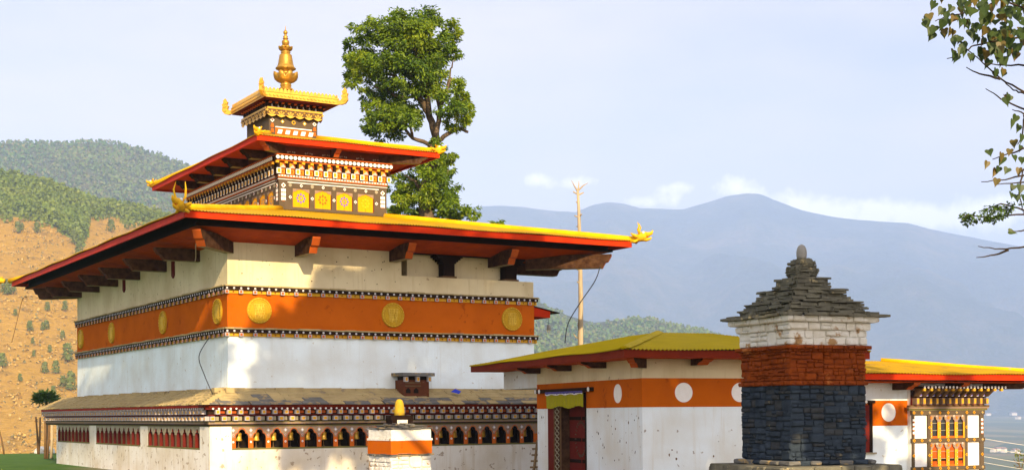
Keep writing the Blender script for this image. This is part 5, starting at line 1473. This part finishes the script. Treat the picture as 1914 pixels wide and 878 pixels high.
# ------------------------------------------------------------------ trees
def leaf(mb, c, nrm, up, L, wd, mat, rng, heart=False):
    n = nrm.normalized(); t = up - n * up.dot(n)
    if t.length < 1e-3: t = n.orthogonal()
    t.normalize(); s = n.cross(t)
    if heart:
        pr = [(0, 0), (.09, .20), (.05, .38), (-.10, .47), (-.30, .41), (-.55, .23), (-.78, .07), (-1.0, 0)]
        fold = .12
        right = [c + t * (u * L) + s * (v * wd * 1.25) + n * (abs(v) * fold * L) for u, v in pr]
        left = [c + t * (u * L) - s * (v * wd * 1.25) + n * (abs(v) * fold * L) for u, v in pr]
        i = len(mb.v); mb.v.extend([tuple(p) for p in right]); mb.v.extend([tuple(p) for p in left[1:-1]]); m = mb.mi(mat)
        N = len(pr); mb.f.append(tuple(range(i, i + N))); mb.m.append(m)
        mb.f.append((i,) + tuple(i + N + k for k in range(N - 2)) + (i + N - 1,)); mb.m.append(m)
    else:
        mid = c + t * (L * .5) + n * (.08 * L)
        i = len(mb.v); mb.v.extend([tuple(c), tuple(mid + s * wd * .5), tuple(c + t * L - n * (.1 * L)), tuple(mid - s * wd * .5)]); m = mb.mi(mat)
        mb.f.append((i, i + 1, i + 2, i + 3)); mb.m.append(m)


def rand_dir(rng):
    z = rng.uniform(-1, 1); a = rng.uniform(0, 2 * math.pi); q = math.sqrt(1 - z * z)
    return Vector((q * math.cos(a), q * math.sin(a), z))


def clump(mb, c, r, n, L, wd, mats, rng, sub=9, tight=.42):
    """foliage clump: twig-end sprays spread through an ellipsoid"""
    c = Vector(c); subs = []
    for _ in range(sub):
        d = rand_dir(rng); f = rng.uniform(.45, 1.0)
        subs.append(Vector((d.x * r[0] * f, d.y * r[1] * f, d.z * r[2] * f)))
    for _ in range(n):
        s = rng.choice(subs); d = rand_dir(rng) * (rng.random() ** .5) * tight
        p = s + Vector((d.x * r[0], d.y * r[1], d.z * r[2]))
        out = Vector((p.x / r[0], p.y / r[1], p.z / r[2]))
        nr = out * .5 + Vector((0, 0, .45)) + rand_dir(rng) * .75
        k = rng.uniform(.7, 1.3)
        leaf(mb, c + p, nr, Vector((out.x, out.y, out.z * .4 - .35)) + rand_dir(rng) * .5, L * k, wd * k, rng.choice(mats), rng)


def limb(mb, pts, r0, r1, mat, n=7, wob=.05, rng=None):
    P = [Vector(p) for p in pts]; out = []
    for k in range(len(P) - 1):
        for q in range(4):
            t = q / 4; p = P[k].lerp(P[k + 1], t)
            if rng and (k or q): p = p + rand_dir(rng) * wob
            out.append(p)
    out.append(P[-1]); N = len(out) - 1
    mb.tube(out, [r0 + (r1 - r0) * k / N for k in range(N + 1)], mat, n)


def build_temple_tree():
    rng = random.Random(5); Y = 60.; k = Y / FPX
    base = at(806, 430, Y); base.z = 0
    o = empty('broadleaf_tree', base, 0, 'tall bright green tree rising behind the temple roofs', 'tree')

    def p(x, y, dy=0.): return at(x, y, Y) + Vector((0, dy, 0)) - base
    mb = MB()
    limb(mb, [(0, 0, -.3), p(800, 470), p(795, 360), p(808, 300), p(815, 258)], .42, .20, 'bark', 9, .03, rng)
    for q, r in (([(815, 260), (803, 215), (785, 185), (745, 150), (715, 95)], .17), ([(803, 215), (795, 150), (775, 95), (768, 45)], .12), ([(815, 258), (822, 215), (832, 180), (845, 150)], .13), ([(822, 215), (815, 150), (818, 85)], .09),
                 ([(812, 275), (790, 262), (770, 255), (748, 232), (715, 222)], .11), ([(770, 255), (765, 225), (740, 200)], .07), ([(795, 365), (775, 340), (755, 325)], .09), ([(798, 375), (830, 340), (838, 320)], .09), ([(785, 185), (740, 180), (700, 165)], .07), ([(745, 150), (700, 130), (668, 125)], .06), ([(775, 95), (740, 60), (710, 50)], .05), ([(832, 180), (842, 130), (850, 115)], .06), ([(800, 190), (770, 140), (735, 120)], .06)):
        limb(mb, [p(x, y, rng.uniform(-.5, .5)) for x, y in q], r, r * .35, 'bark', 6, .04, rng)
    limb(mb, [p(814, 268), p(835, 252), p(858, 240), p(875, 247)], .11, .06, 'bark', 7, .02, rng)
    limb(mb, [p(858, 240), p(872, 236)], .06, .03, 'bark', 6, .02, rng)
    mb.build('trunk', o, smooth=True)
    mb = MB()
    cl = [(770, 34, 52, 24), (725, 55, 40, 26), (690, 72, 34, 26), (662, 110, 24, 22), (680, 128, 34, 24), (655, 130, 14, 16), (815, 48, 34, 28), (828, 85, 30, 26), (770, 85, 56, 34), (722, 105, 44, 30), (790, 130, 44, 32), (845, 100, 18, 14), (740, 150, 44, 26), (700, 150, 32, 22), (690, 180, 24, 20), (820, 150, 30, 26), (838, 178, 34, 24), (858, 190, 20, 22), (838, 212, 38, 20), (790, 165, 34, 22), (735, 188, 36, 22), (712, 215, 26, 20), (745, 222, 30, 18), (698, 242, 18, 12), (730, 245, 22, 10), (765, 205, 18, 16), (815, 118, 30, 24), (760, 60, 40, 22),
          (820, 290, 24, 18), (806, 312, 28, 20), (832, 318, 16, 14), (762, 325, 26, 22), (742, 350, 20, 22), (768, 352, 26, 18), (822, 345, 34, 22), (838, 372, 22, 22), (800, 372, 36, 22), (780, 392, 34, 16), (815, 395, 36, 16), (750, 380, 22, 16), (735, 325, 12, 16), (868, 396, 26, 12), (882, 404, 14, 10), (850, 405, 16, 10), (930, 418, 12, 4), (785, 300, 16, 14), (806, 338, 30, 26), (795, 360, 26, 22), (812, 302, 26, 18), (816, 322, 22, 18), (650, 78, 10, 18), (668, 160, 22, 18), (720, 238, 36, 20), (750, 200, 40, 28), (705, 205, 28, 22), (735, 222, 40, 24), (868, 215, 14, 24), (848, 228, 26, 15), (770, 238, 22, 14), (835, 285, 18, 12), (822, 278, 20, 13), (798, 282, 18, 13), (790, 295, 18, 12), (700, 225, 24, 18), (725, 240, 26, 14), (675, 95, 26, 24), (800, 105, 40, 34), (720, 130, 40, 26), (775, 150, 40, 30), (872, 205, 10, 22), (866, 178, 12, 14), (740, 395, 18, 14), (845, 390, 26, 20), (760, 372, 26, 20), (820, 372, 30, 24), (846, 60, 14, 22), (760, 100, 50, 40), (790, 75, 40, 36), (700, 105, 30, 24)]
    for (x, y, a, b) in cl:
        dark = rng.choice((['ficus_leaf', 'ficus_leaf', 'ficus_leaf_dark'], ['ficus_leaf', 'ficus_leaf_dark', 'ficus_leaf_dark'], ['ficus_leaf', 'ficus_leaf_light', 'ficus_leaf']))
        n = int(a * b * .66) + 70
        clump(mb, p(x, y, rng.uniform(-1.2, 1.2)), (a * k, min(1.1, a * k * 1.1), b * k), int(n * 1.55), .16, .072, dark, rng, 13, .35)
    mb.build('crown', o, recalc=False)


def build_near_tree():
    """the spreading tree at the right whose twigs hang into the frame and whose shade falls over the court"""
    rng = random.Random(15)
    base = Vector((10.6, 10.5, 0))
    o = empty('bodhi_tree', base, 0, 'overhanging branches with heart-shaped green and rust leaves at the right edge', 'tree')
    Y = 13.5

    def p(x, y, dy=0.): return at(x, y, Y + dy) - base
    mb = MB()
    limb(mb, [(0, 0, -.3), (-.1, .1, 2.2), (-.3, .1, 4.4), (-.8, 0, 6.6), (-1.4, -.2, 9.0), (-1.8, -.5, 12.0)], .55, .22, 'dark_bark', 10, .03, rng)
    for q, r in (([(-.8, 0, 6.6), (-3.0, -.8, 8.6), (-5.6, -1.4, 10.6), (-8, -1.5, 12.6)], .22), ([(-1.4, -.2, 9.0), (-3.5, 1.2, 11.0), (-6.0, 2.0, 13.8)], .18), ([(-.3, .1, 4.4), (1.4, 1.4, 7.0), (2.8, 1.6, 9.5)], .2), ([(-1.2, -.1, 8.0), (.5, -2.2, 10.5), (1.0, -3.2, 13)], .18), ([(-.6, 0, 6.0), (-2.6, 2.2, 6.3), (-3.6, 3.0, 6.6)], .11)):
        limb(mb, q, r, r * .3, 'dark_bark', 7, .08, rng)
    limb(mb, [(-6.0, 2.0, 13.8), (-9.4, 1.5, 14.2), (-11.6, 1.5, 14.8), (-14.4, 1.5, 18.4)], .07, .02, 'dark_bark', 6, .06, rng)
    mb.build('trunk', o, smooth=True)
    # hanging twigs in view
    TW = [[(2010, -20), (1930, 20), (1870, 0), (1820, 22), (1770, 30), (1748, 40)], [(1960, 60), (1880, 75), (1820, 85), (1800, 100), (1770, 110)], [(1800, 85), (1840, 120), (1870, 148), (1914, 172), (1960, 190)], [(1870, 148), (1830, 138), (1806, 126)], [(1840, 120), (1890, 122), (1940, 122)], [(1842, 166), (1872, 185), (1914, 205), (1980, 220)], [(1870, 148), (1895, 168), (1914, 176), (1960, 178)], [(1892, 205), (1914, 213), (1960, 235)],
          [(1834, 340), (1880, 336), (1914, 328), (1970, 320)], [(1855, 298), (1885, 288), (1914, 278), (1970, 262)], [(1862, 345), (1914, 340), (1970, 338)], [(1828, 460), (1870, 466), (1914, 462), (1980, 455)], [(1825, 481), (1860, 476), (1885, 467)], [(1893, 432), (1914, 430), (1970, 425)], [(1800, 402), (1850, 408), (1914, 400), (1980, 396)], [(1830, 395), (1870, 380), (1914, 392), (1980, 385)], [(1902, 270), (1912, 250), (1914, 215), (1930, 200)], [(1914, 400), (1905, 360), (1912, 320), (1930, 300)]]
    mb = MB()
    for t in TW:
        limb(mb, [p(x, y, rng.uniform(-.2, .2)) for x, y in t], .012 if t[0][0] > t[-1][0] else .004, .004 if t[0][0] > t[-1][0] else .013, 'dark_bark', 5, .006, rng)
    for k in range(7):                                              # main limb the twigs grow from, off to the right
        pass
    limb(mb, [(-3.6, 3.0, 6.6), p(2060, 0), p(2000, 200), p(1975, 300), p(1990, 420), p(1985, 470)], .06, .02, 'dark_bark', 6, .03, rng)
    mb.build('twig', o, smooth=True)
    mb = MB()
    LV = [(1745, 8, 60), (1760, 0, 0), (1762, 24, 60), (1735, 35, 200), (1728, 42, 200), (1770, 32, 10), (1765, 45, 100), (1780, 18, 60), (1774, 42, 160), (1785, 38, 100), (1790, 35, 30), (1740, 60, 60), (1748, 55, 30), (1744, 66, 120), (1765, 60, -10), (1778, 60, 120), (1810, 20, 30), (1802, 8, 60), (1815, 22, 0), (1805, 42, 0), (1812, 62, -30), (1822, 50, 200), (1832, 52, 120), (1838, 40, 150), (1845, 58, 90), (1840, 28, 60), (1850, 30, 20), (1828, 75, 30), (1840, 80, 60), (1858, 70, 60), (1795, 75, 40), (1782, 78, 200), (1790, 110, 60), (1796, 96, 20), (1784, 104, 60), (1800, 88, 200), (1816, 110, 10), (1832, 95, 30), (1842, 100, 20), (1838, 105, 0), (1860, 90, 60), (1852, 88, 20), (1876, 95, 70), (1870, 102, 60), (1880, 70, 60), (1868, 78, 30), (1862, 135, 5), (1876, 135, 50), (1850, 118, 60), (1905, 90, 20), (1900, 105, 40), (1888, 98, 10), (1885, 182, 60), (1880, 188, 200), (1893, 230, 40), (1900, 222, 30), (1905, 240, 30),
          (1848, 286, 200), (1872, 292, 10), (1876, 300, 60), (1846, 308, 40), (1868, 318, 30), (1862, 322, 60), (1884, 320, 60), (1888, 285, 30), (1895, 268, 200), (1908, 278, 60), (1910, 258, 10), (1895, 296, 0), (1912, 300, 10), (1864, 340, 30), (1895, 352, 60), (1890, 366, 30), (1900, 370, 0), (1908, 352, 20), (1912, 370, 10), (1885, 438, 250), (1905, 320, 10)]
    for (x, y, ang) in LV:
        for rep in range(1 if y > 200 else 2):
            c = p(x + rng.uniform(-6, 6) * rep, y + rng.uniform(-5, 5) * rep - 6, rng.uniform(-.35, .35))
            up = Vector((math.sin(R(ang)) * .6, rng.uniform(-.3, .3), 1.0 if ang != 250 else .2)); nr = Vector((rng.uniform(-.8, .8), -1, rng.uniform(-.2, .5)))
            leaf(mb, c, nr, up, rng.uniform(.075, .112), rng.uniform(.052, .08), rng.choices(['bodhi_leaf', 'bodhi_leaf_rust'], (3, 1.3 if x < 1800 else .7))[0], rng, True)
    for _ in range(520):                                            # dense top right corner
        x = rng.uniform(1795, 2120); y = rng.gauss(30, 55) - (1900 - x) * -.10
        if y > 128 - (1914 - x) * .35 or y < -160 or (x < 1850 and y > 40): continue
        c = p(x, y, rng.uniform(-1.0, 1.0)); leaf(mb, c, Vector((rng.uniform(-1, 1), -1, rng.uniform(-.4, .8))), Vector((rng.uniform(-.5, .5), 0, 1)), rng.uniform(.082, .12), rng.uniform(.06, .09), rng.choices(['bodhi_leaf', 'bodhi_leaf_rust'], (3, .8))[0], rng, True)
    for (x, y, a, b) in ((1820, 405, 26, 17), (1862, 398, 24, 20), (1845, 400, 10, 8), (1882, 392, 12, 12), (1893, 385, 12, 8)):   # fine-leaved sprays
        kk = Y / FPX; clump(mb, p(x, y), (a * kk, .16, b * kk), int(a * b * .62), .034, .017, ['ficus_leaf_dark', 'bodhi_leaf'], rng, 12, .36)
    mb.build('hanging_foliage', o, recalc=False)
    mb = MB()
    CL = [(1.4, 12, 14.5, 1.1), (2.4, 12.2, 15.6, 1.2), (3.2, 11.8, 14.4, 1.3), (3.4, 12.2, 16.5, 1.1), (4.6, 12, 15.4, 1.5), (4.8, 12.1, 17.1, 1.1), (6.2, 12, 16.3, 1.5), (6.2, 11.6, 14.2, 1.6), (7.6, 12.3, 17.2, 1.4), (7.8, 12, 15.2, 1.7), (9.2, 12, 17.2, 1.4), (9.4, 11.4, 15.4, 1.8), (10.8, 12, 16, 1.7), (3.0, 12, 13.2, .9), (5.0, 11.8, 13.2, 1.2), (6.8, 12.2, 12.4, 1.5), (8.6, 11.8, 13.2, 1.8), (10.6, 12, 13.4, 2.0), (6.9, 12.2, 11.0, 1.3), (8.8, 12.4, 11.0, 1.8), (10.8, 10.6, 11.0, 2.0), (8.0, 11, 9.8, 1.4), (12.0, 8.8, 12.6, 2.0), (9.4, 9.6, 9.2, 1.3), (13.0, 13.0, 13.2, 1.5), (13.4, 10.2, 14.6, 1.6), (8.4, 12.2, 7.9, 1.1), (8.2, 11.6, 9.0, 1.0), (7.6, 12.4, 6.8, .9), (9.0, 11.6, 6.6, 1.0), (14.7, 12, 10.6, .32), (15.3, 12.2, 11.4, .3), (14.2, 12.1, 11.6, .35), (15.9, 12, 10.4, .3), (16.6, 12.1, 12.2, .35), (2.0, 12.0, 12.3, .55), (.9, 12.1, 13.2, .5), (4.2, 11.9, 12.1, .7), (2.9, 12, 17.1, .7), (3.9, 12, 17.7, .75), (5.2, 12, 18.1, .8), (6.6, 12, 18.4, .85), (8.0, 12, 18.7, .85), (9.4, 12, 18.9, .9), (4.5, 12.4, 17.4, .8), (5.9, 12.4, 17.7, .8), (1.2, 12, 15.6, .5)]
    for q in range(8):                                              # unseen long spray, added to shade the temple's left wall
        f = q / 7; CL.append((-.9 - 3.2 * f, 12, 15.0 + 3.9 * f, .80)); CL.append((-1.3 - 3.2 * f, 12.3, 15.9 + 3.9 * f, .62))
    for (x, y, z, r) in CL:
        clump(mb, Vector((x, y, z)) - base, (r, r, r * .75), int(560 * r * r) + (160 if r > .45 else 30), .34, .23, ['bodhi_leaf', 'bodhi_leaf', 'bodhi_leaf_rust'], rng, 14, .40)
    mb.build('crown', o, recalc=False)


def build_small_trees():
    rng = random.Random(9); Y = 60
    base = at(86, 800, Y); base.z = 0
    o = empty('small_tree', base, 0, 'small dark green bushy tree behind the far end of the slate roof', 'tree')
    mb = MB(); limb(mb, [(0, 0, -.2), (.05, 0, 1.5), (0, 0, 2.4)], .09, .04, 'bark', 6, .02, rng)
    mb.build('trunk', o, smooth=True)
    mb = MB()
    for _ in range(120):                                            # sprays of long leaves
        d = rand_dir(rng); d.z = abs(d.z) * .8 - .15; c = at(85, 747, Y) - base + Vector((d.x * .28, d.y * .3, d.z * .22))
        for q in range(7):
            leaf(mb, c + rand_dir(rng) * .12, rand_dir(rng) + Vector((0, 0, .6)), d + rand_dir(rng) * .35 + Vector((0, 0, .1)), rng.uniform(.22, .4), .065, 'small_tree_leaf', rng)
    mb.build('crown', o, recalc=False)
    base = at(10, 890, 20); base.z = 0
    o = empty('lime_bush', base, 0, 'lime green bush top at the bottom left corner', 'bush'); mb = MB(); clump(mb, (-.30, 0, .52), (.62, .5, .42), 1700, .07, .04, ['lime_leaf'], rng, 26, .4); mb.build('foliage', o, recalc=False)
    mb = MB(); limb(mb, [(-.2, 0, -.1), (-.2, 0, .3), (-.1, 0, .5)], .03, .01, 'bark', 5, .01, rng); mb.build('stem', o)
    base = at(1905, 900, 44); base.z = -1.6
    o = empty('sapling', base, 0, 'thin leafless sapling at the right edge among the pale wires', 'plant'); mb = MB()
    def q(x, y): return at(x, y, 44) - base
    for t in ([(1912, 930), (1908, 878), (1902, 850), (1899, 836)], [(1906, 868), (1898, 862), (1894, 857)], [(1908, 880), (1913, 862), (1914, 850)], [(1903, 852), (1908, 842)], [(1907, 872), (1900, 872), (1896, 868)]):
        limb(mb, [q(x, y) for x, y in t], .018, .006, 'brown_pole', 5, .01, rng)
    mb.build('stem', o); mb = MB()
    for _ in range(50): leaf(mb, q(rng.uniform(1896, 1914), rng.uniform(840, 878)), rand_dir(rng), rand_dir(rng), .1, .05, 'shrub_leaf', rng)
    mb.build('leaves', o, recalc=False)


build_temple_tree(); build_near_tree(); build_small_trees()


# ------------------------------------------------------------------ woods and shrubs on the hills
def tree_blob(mb, P, h, w, rng, mats, n=26, cone=.7, fs=1.0):
    """irregular small crown of leaf-clump faces round a short stem"""
    for _ in range(n):
        t = rng.random() ** .8; rad = w * (1 - cone * t) * (.45 + .55 * rng.random()); a = rng.uniform(0, 6.2832)
        c = P + Vector((rad * math.cos(a), rad * math.sin(a), h * (.08 + .88 * t))); s = w * rng.uniform(.35, .65) * fs
        nr = Vector((math.cos(a), math.sin(a), .7)) + rand_dir(rng) * .6; nr.normalize(); u = nr.orthogonal().normalized(); v = nr.cross(u); ph = rng.uniform(0, 6.28)
        i = len(mb.v); k = 5
        for q in range(k):
            th = ph + 6.2832 * q / k; rr = s * rng.uniform(.6, 1.15); mb.v.append(tuple(c + u * (rr * math.cos(th)) + v * (rr * math.sin(th))))
        mb.f.append(tuple(range(i, i + k))); mb.m.append(mb.mi(rng.choice(mats)))


def scatter(hill, name, n, accept, h, w, mats, faces, seed, cone=.7):
    rng = random.Random(seed); mb = MB(); got = 0; tries = 0
    while got < n and tries < n * 30:
        tries += 1
        px = rng.uniform(max(hill.px0 + 20, -260), min(hill.px1 - 20, 2200)); D = hill.df + (hill.dr - hill.df) * (rng.uniform(.05, 1.08))
        P = hill.P(px, D); x, y = pix(P)
        if not accept(x, y, P, rng): continue
        k = rng.uniform(.6, 1.3); tree_blob(mb, P - Vector((0, 0, h * .08)), h * k, w * k, rng, mats, faces, cone); got += 1
    tag(mb.build(name, recalc=False), kind='stuff')


EDGE = [(-300, 415), (0, 404), (60, 408), (105, 424), (130, 440), (150, 458), (162, 440), (168, 404), (190, 400), (225, 404), (235, 420), (260, 410), (300, 416), (420, 470), (600, 590)]


def near_ok(x, y, P, rng):
    e = interp(EDGE, x) + 7 * mnoise.noise((P.x * .02, P.y * .02, 0))
    if y < e: return True
    return y < e + 14 and rng.random() < .12


for pl in nh.data.polygons:
    c = pl.center; x, y = pix(c)
    if y < interp(EDGE, x) + 7 * mnoise.noise((c.x * .02, c.y * .02, 0)) + 4: pl.material_index = 1
scatter(near_hill, 'pine_wood', 8500, near_ok, 6.2, 1.6, ['pine_leaf'], 20, 41)
scatter(wooded_hill, 'hill_forest', 15000, lambda x, y, P, r: mnoise.noise((P.x * .004, P.y * .003, 1.)) > -.22 + .3 * r.random() - .15, 7.5, 4.2, ['hill_leaf', 'hill_leaf', 'hill_leaf_dry'], 8, 42, .5)
scatter(mid_hill, 'spur_forest', 7000, lambda x, y, P, r: x > 930 and mnoise.noise((P.x * .005, P.y * .004, 2.)) > -.3 + .3 * r.random() - .15, 6.5, 3.6, ['hill_leaf', 'hill_leaf', 'hill_leaf', 'hill_leaf_dry'], 8, 43, .5)
scatter(near_hill, 'dry_scrub', 3600, lambda x, y, P, r: -20 < x < 460 and y > interp(EDGE, x) + 6 and mnoise.noise((P.x * .03, P.y * .03, 4.)) > -.35 + .5 * r.random(), .9, .8, ['straw', 'straw', 'dry_tuft'], 6, 44, .4)

SHRUBS = [(10, 540, 1.3), (22, 542, 1.4), (36, 428, 1.3), (72, 428, 1.2), (44, 426, .8), (127, 668, 1.5), (84, 692, .9), (105, 692, 1.0), (57, 615, .9), (82, 612, .7), (118, 718, .9), (133, 722, 1.3), (132, 708, .8), (15, 545, 1.0), (38, 708, .6), (90, 576, .8), (123, 575, .9), (118, 628, .7), (94, 655, .6), (62, 640, .5), (210, 425, 1.6), (150, 470, 1.5), (142, 448, 1.6), (30, 588, .6), (5, 680, 1.1), (100, 735, .7), (64, 664, .5), (88, 612, .8)]
SHRUBS.sort()


def hill_point(hill, px, py):
    best = None
    for k in range(400):
        Dd = hill.df + (hill.dr - hill.df) * k / 400
        P = hill.P(px, Dd); e = abs(pix(P)[1] - py)
        if best is None or e < best[0]: best = (e, P)
    return best[1]


for i, (px, py, s) in enumerate(SHRUBS):
    rng = random.Random(100 + i); P = hill_point(near_hill, px, py + 6 * s)
    o = empty('shrub', P, 0, '', 'shrub', 'shrubs scattered over the dry brown slope')
    size = 'large' if s > 1.2 else ('small' if s < .75 else 'medium')
    o['label'] = 'green shrub on the dry brown slope, %s of them counted from the left edge' % (ORD[i] if i < 20 else ['twenty-first', 'twenty-second', 'twenty-third', 'twenty-fourth', 'twenty-fifth', 'twenty-sixth', 'twenty-seventh', 'twenty-eighth'][i - 20])
    mb = MB(); tree_blob(mb, Vector((0, 0, 0)), 5.0 * s, 2.0 * s, rng, ['shrub_leaf'], 260, .5, .30); mb.build('crown', o, recalc=False)
    mb = MB(); mb.tube([(0, 0, -.6), (0, 0, 1.8 * s)], [.22 * s, .12 * s], 'bark', 5); mb.build('trunk', o)

# ------------------------------------------------------------------ town in the valley
HOUSES = [(1852, 779, 5600, 26, 9), (1862, 777, 5600, 34, 10), (1874, 778, 5600, 30, 9), (1884, 779, 5500, 26, 10), (1894, 781, 5400, 24, 9), (1858, 843, 2100, 12, 5), (1868, 845, 2100, 14, 6), (1877, 846, 2080, 9, 6), (1898, 846, 2060, 12, 5), (1904, 778, 5600, 24, 9), (1846, 783, 5400, 22, 8), (1903, 790, 4600, 20, 8)]
HOUSES.sort()
for i, (px, py, Dd, w, h) in enumerate(HOUSES):
    P = at(px, py, Dd); P.z = ground_z(P.x, P.y) - .3
    o = empty('valley_house', P, R(20 + 13 * (i % 4)), '', 'house', 'houses far down in the valley')
    row = 'in the valley below the wires' if Dd < 3000 else 'in the hazy far valley town'
    o['label'] = 'tiny pale house %s, %s from the left' % (row, ORD[sum(1 for q in HOUSES[:i] if (q[2] < 3000) == (Dd < 3000))])
    mb = MB(); mb.box(-w / 2, w / 2, -w * .3, w * .3, 0, h, 'house_wall'); mb.build('wall', o)
    mb = MB(); mb.prism([(-w * .36, h), (w * .36, h), (0, h * 1.4)], lambda u, v, k: Vector((k, u, v)), -w * .55, w * .55, 'house_roof'); mb.build('roof', o)
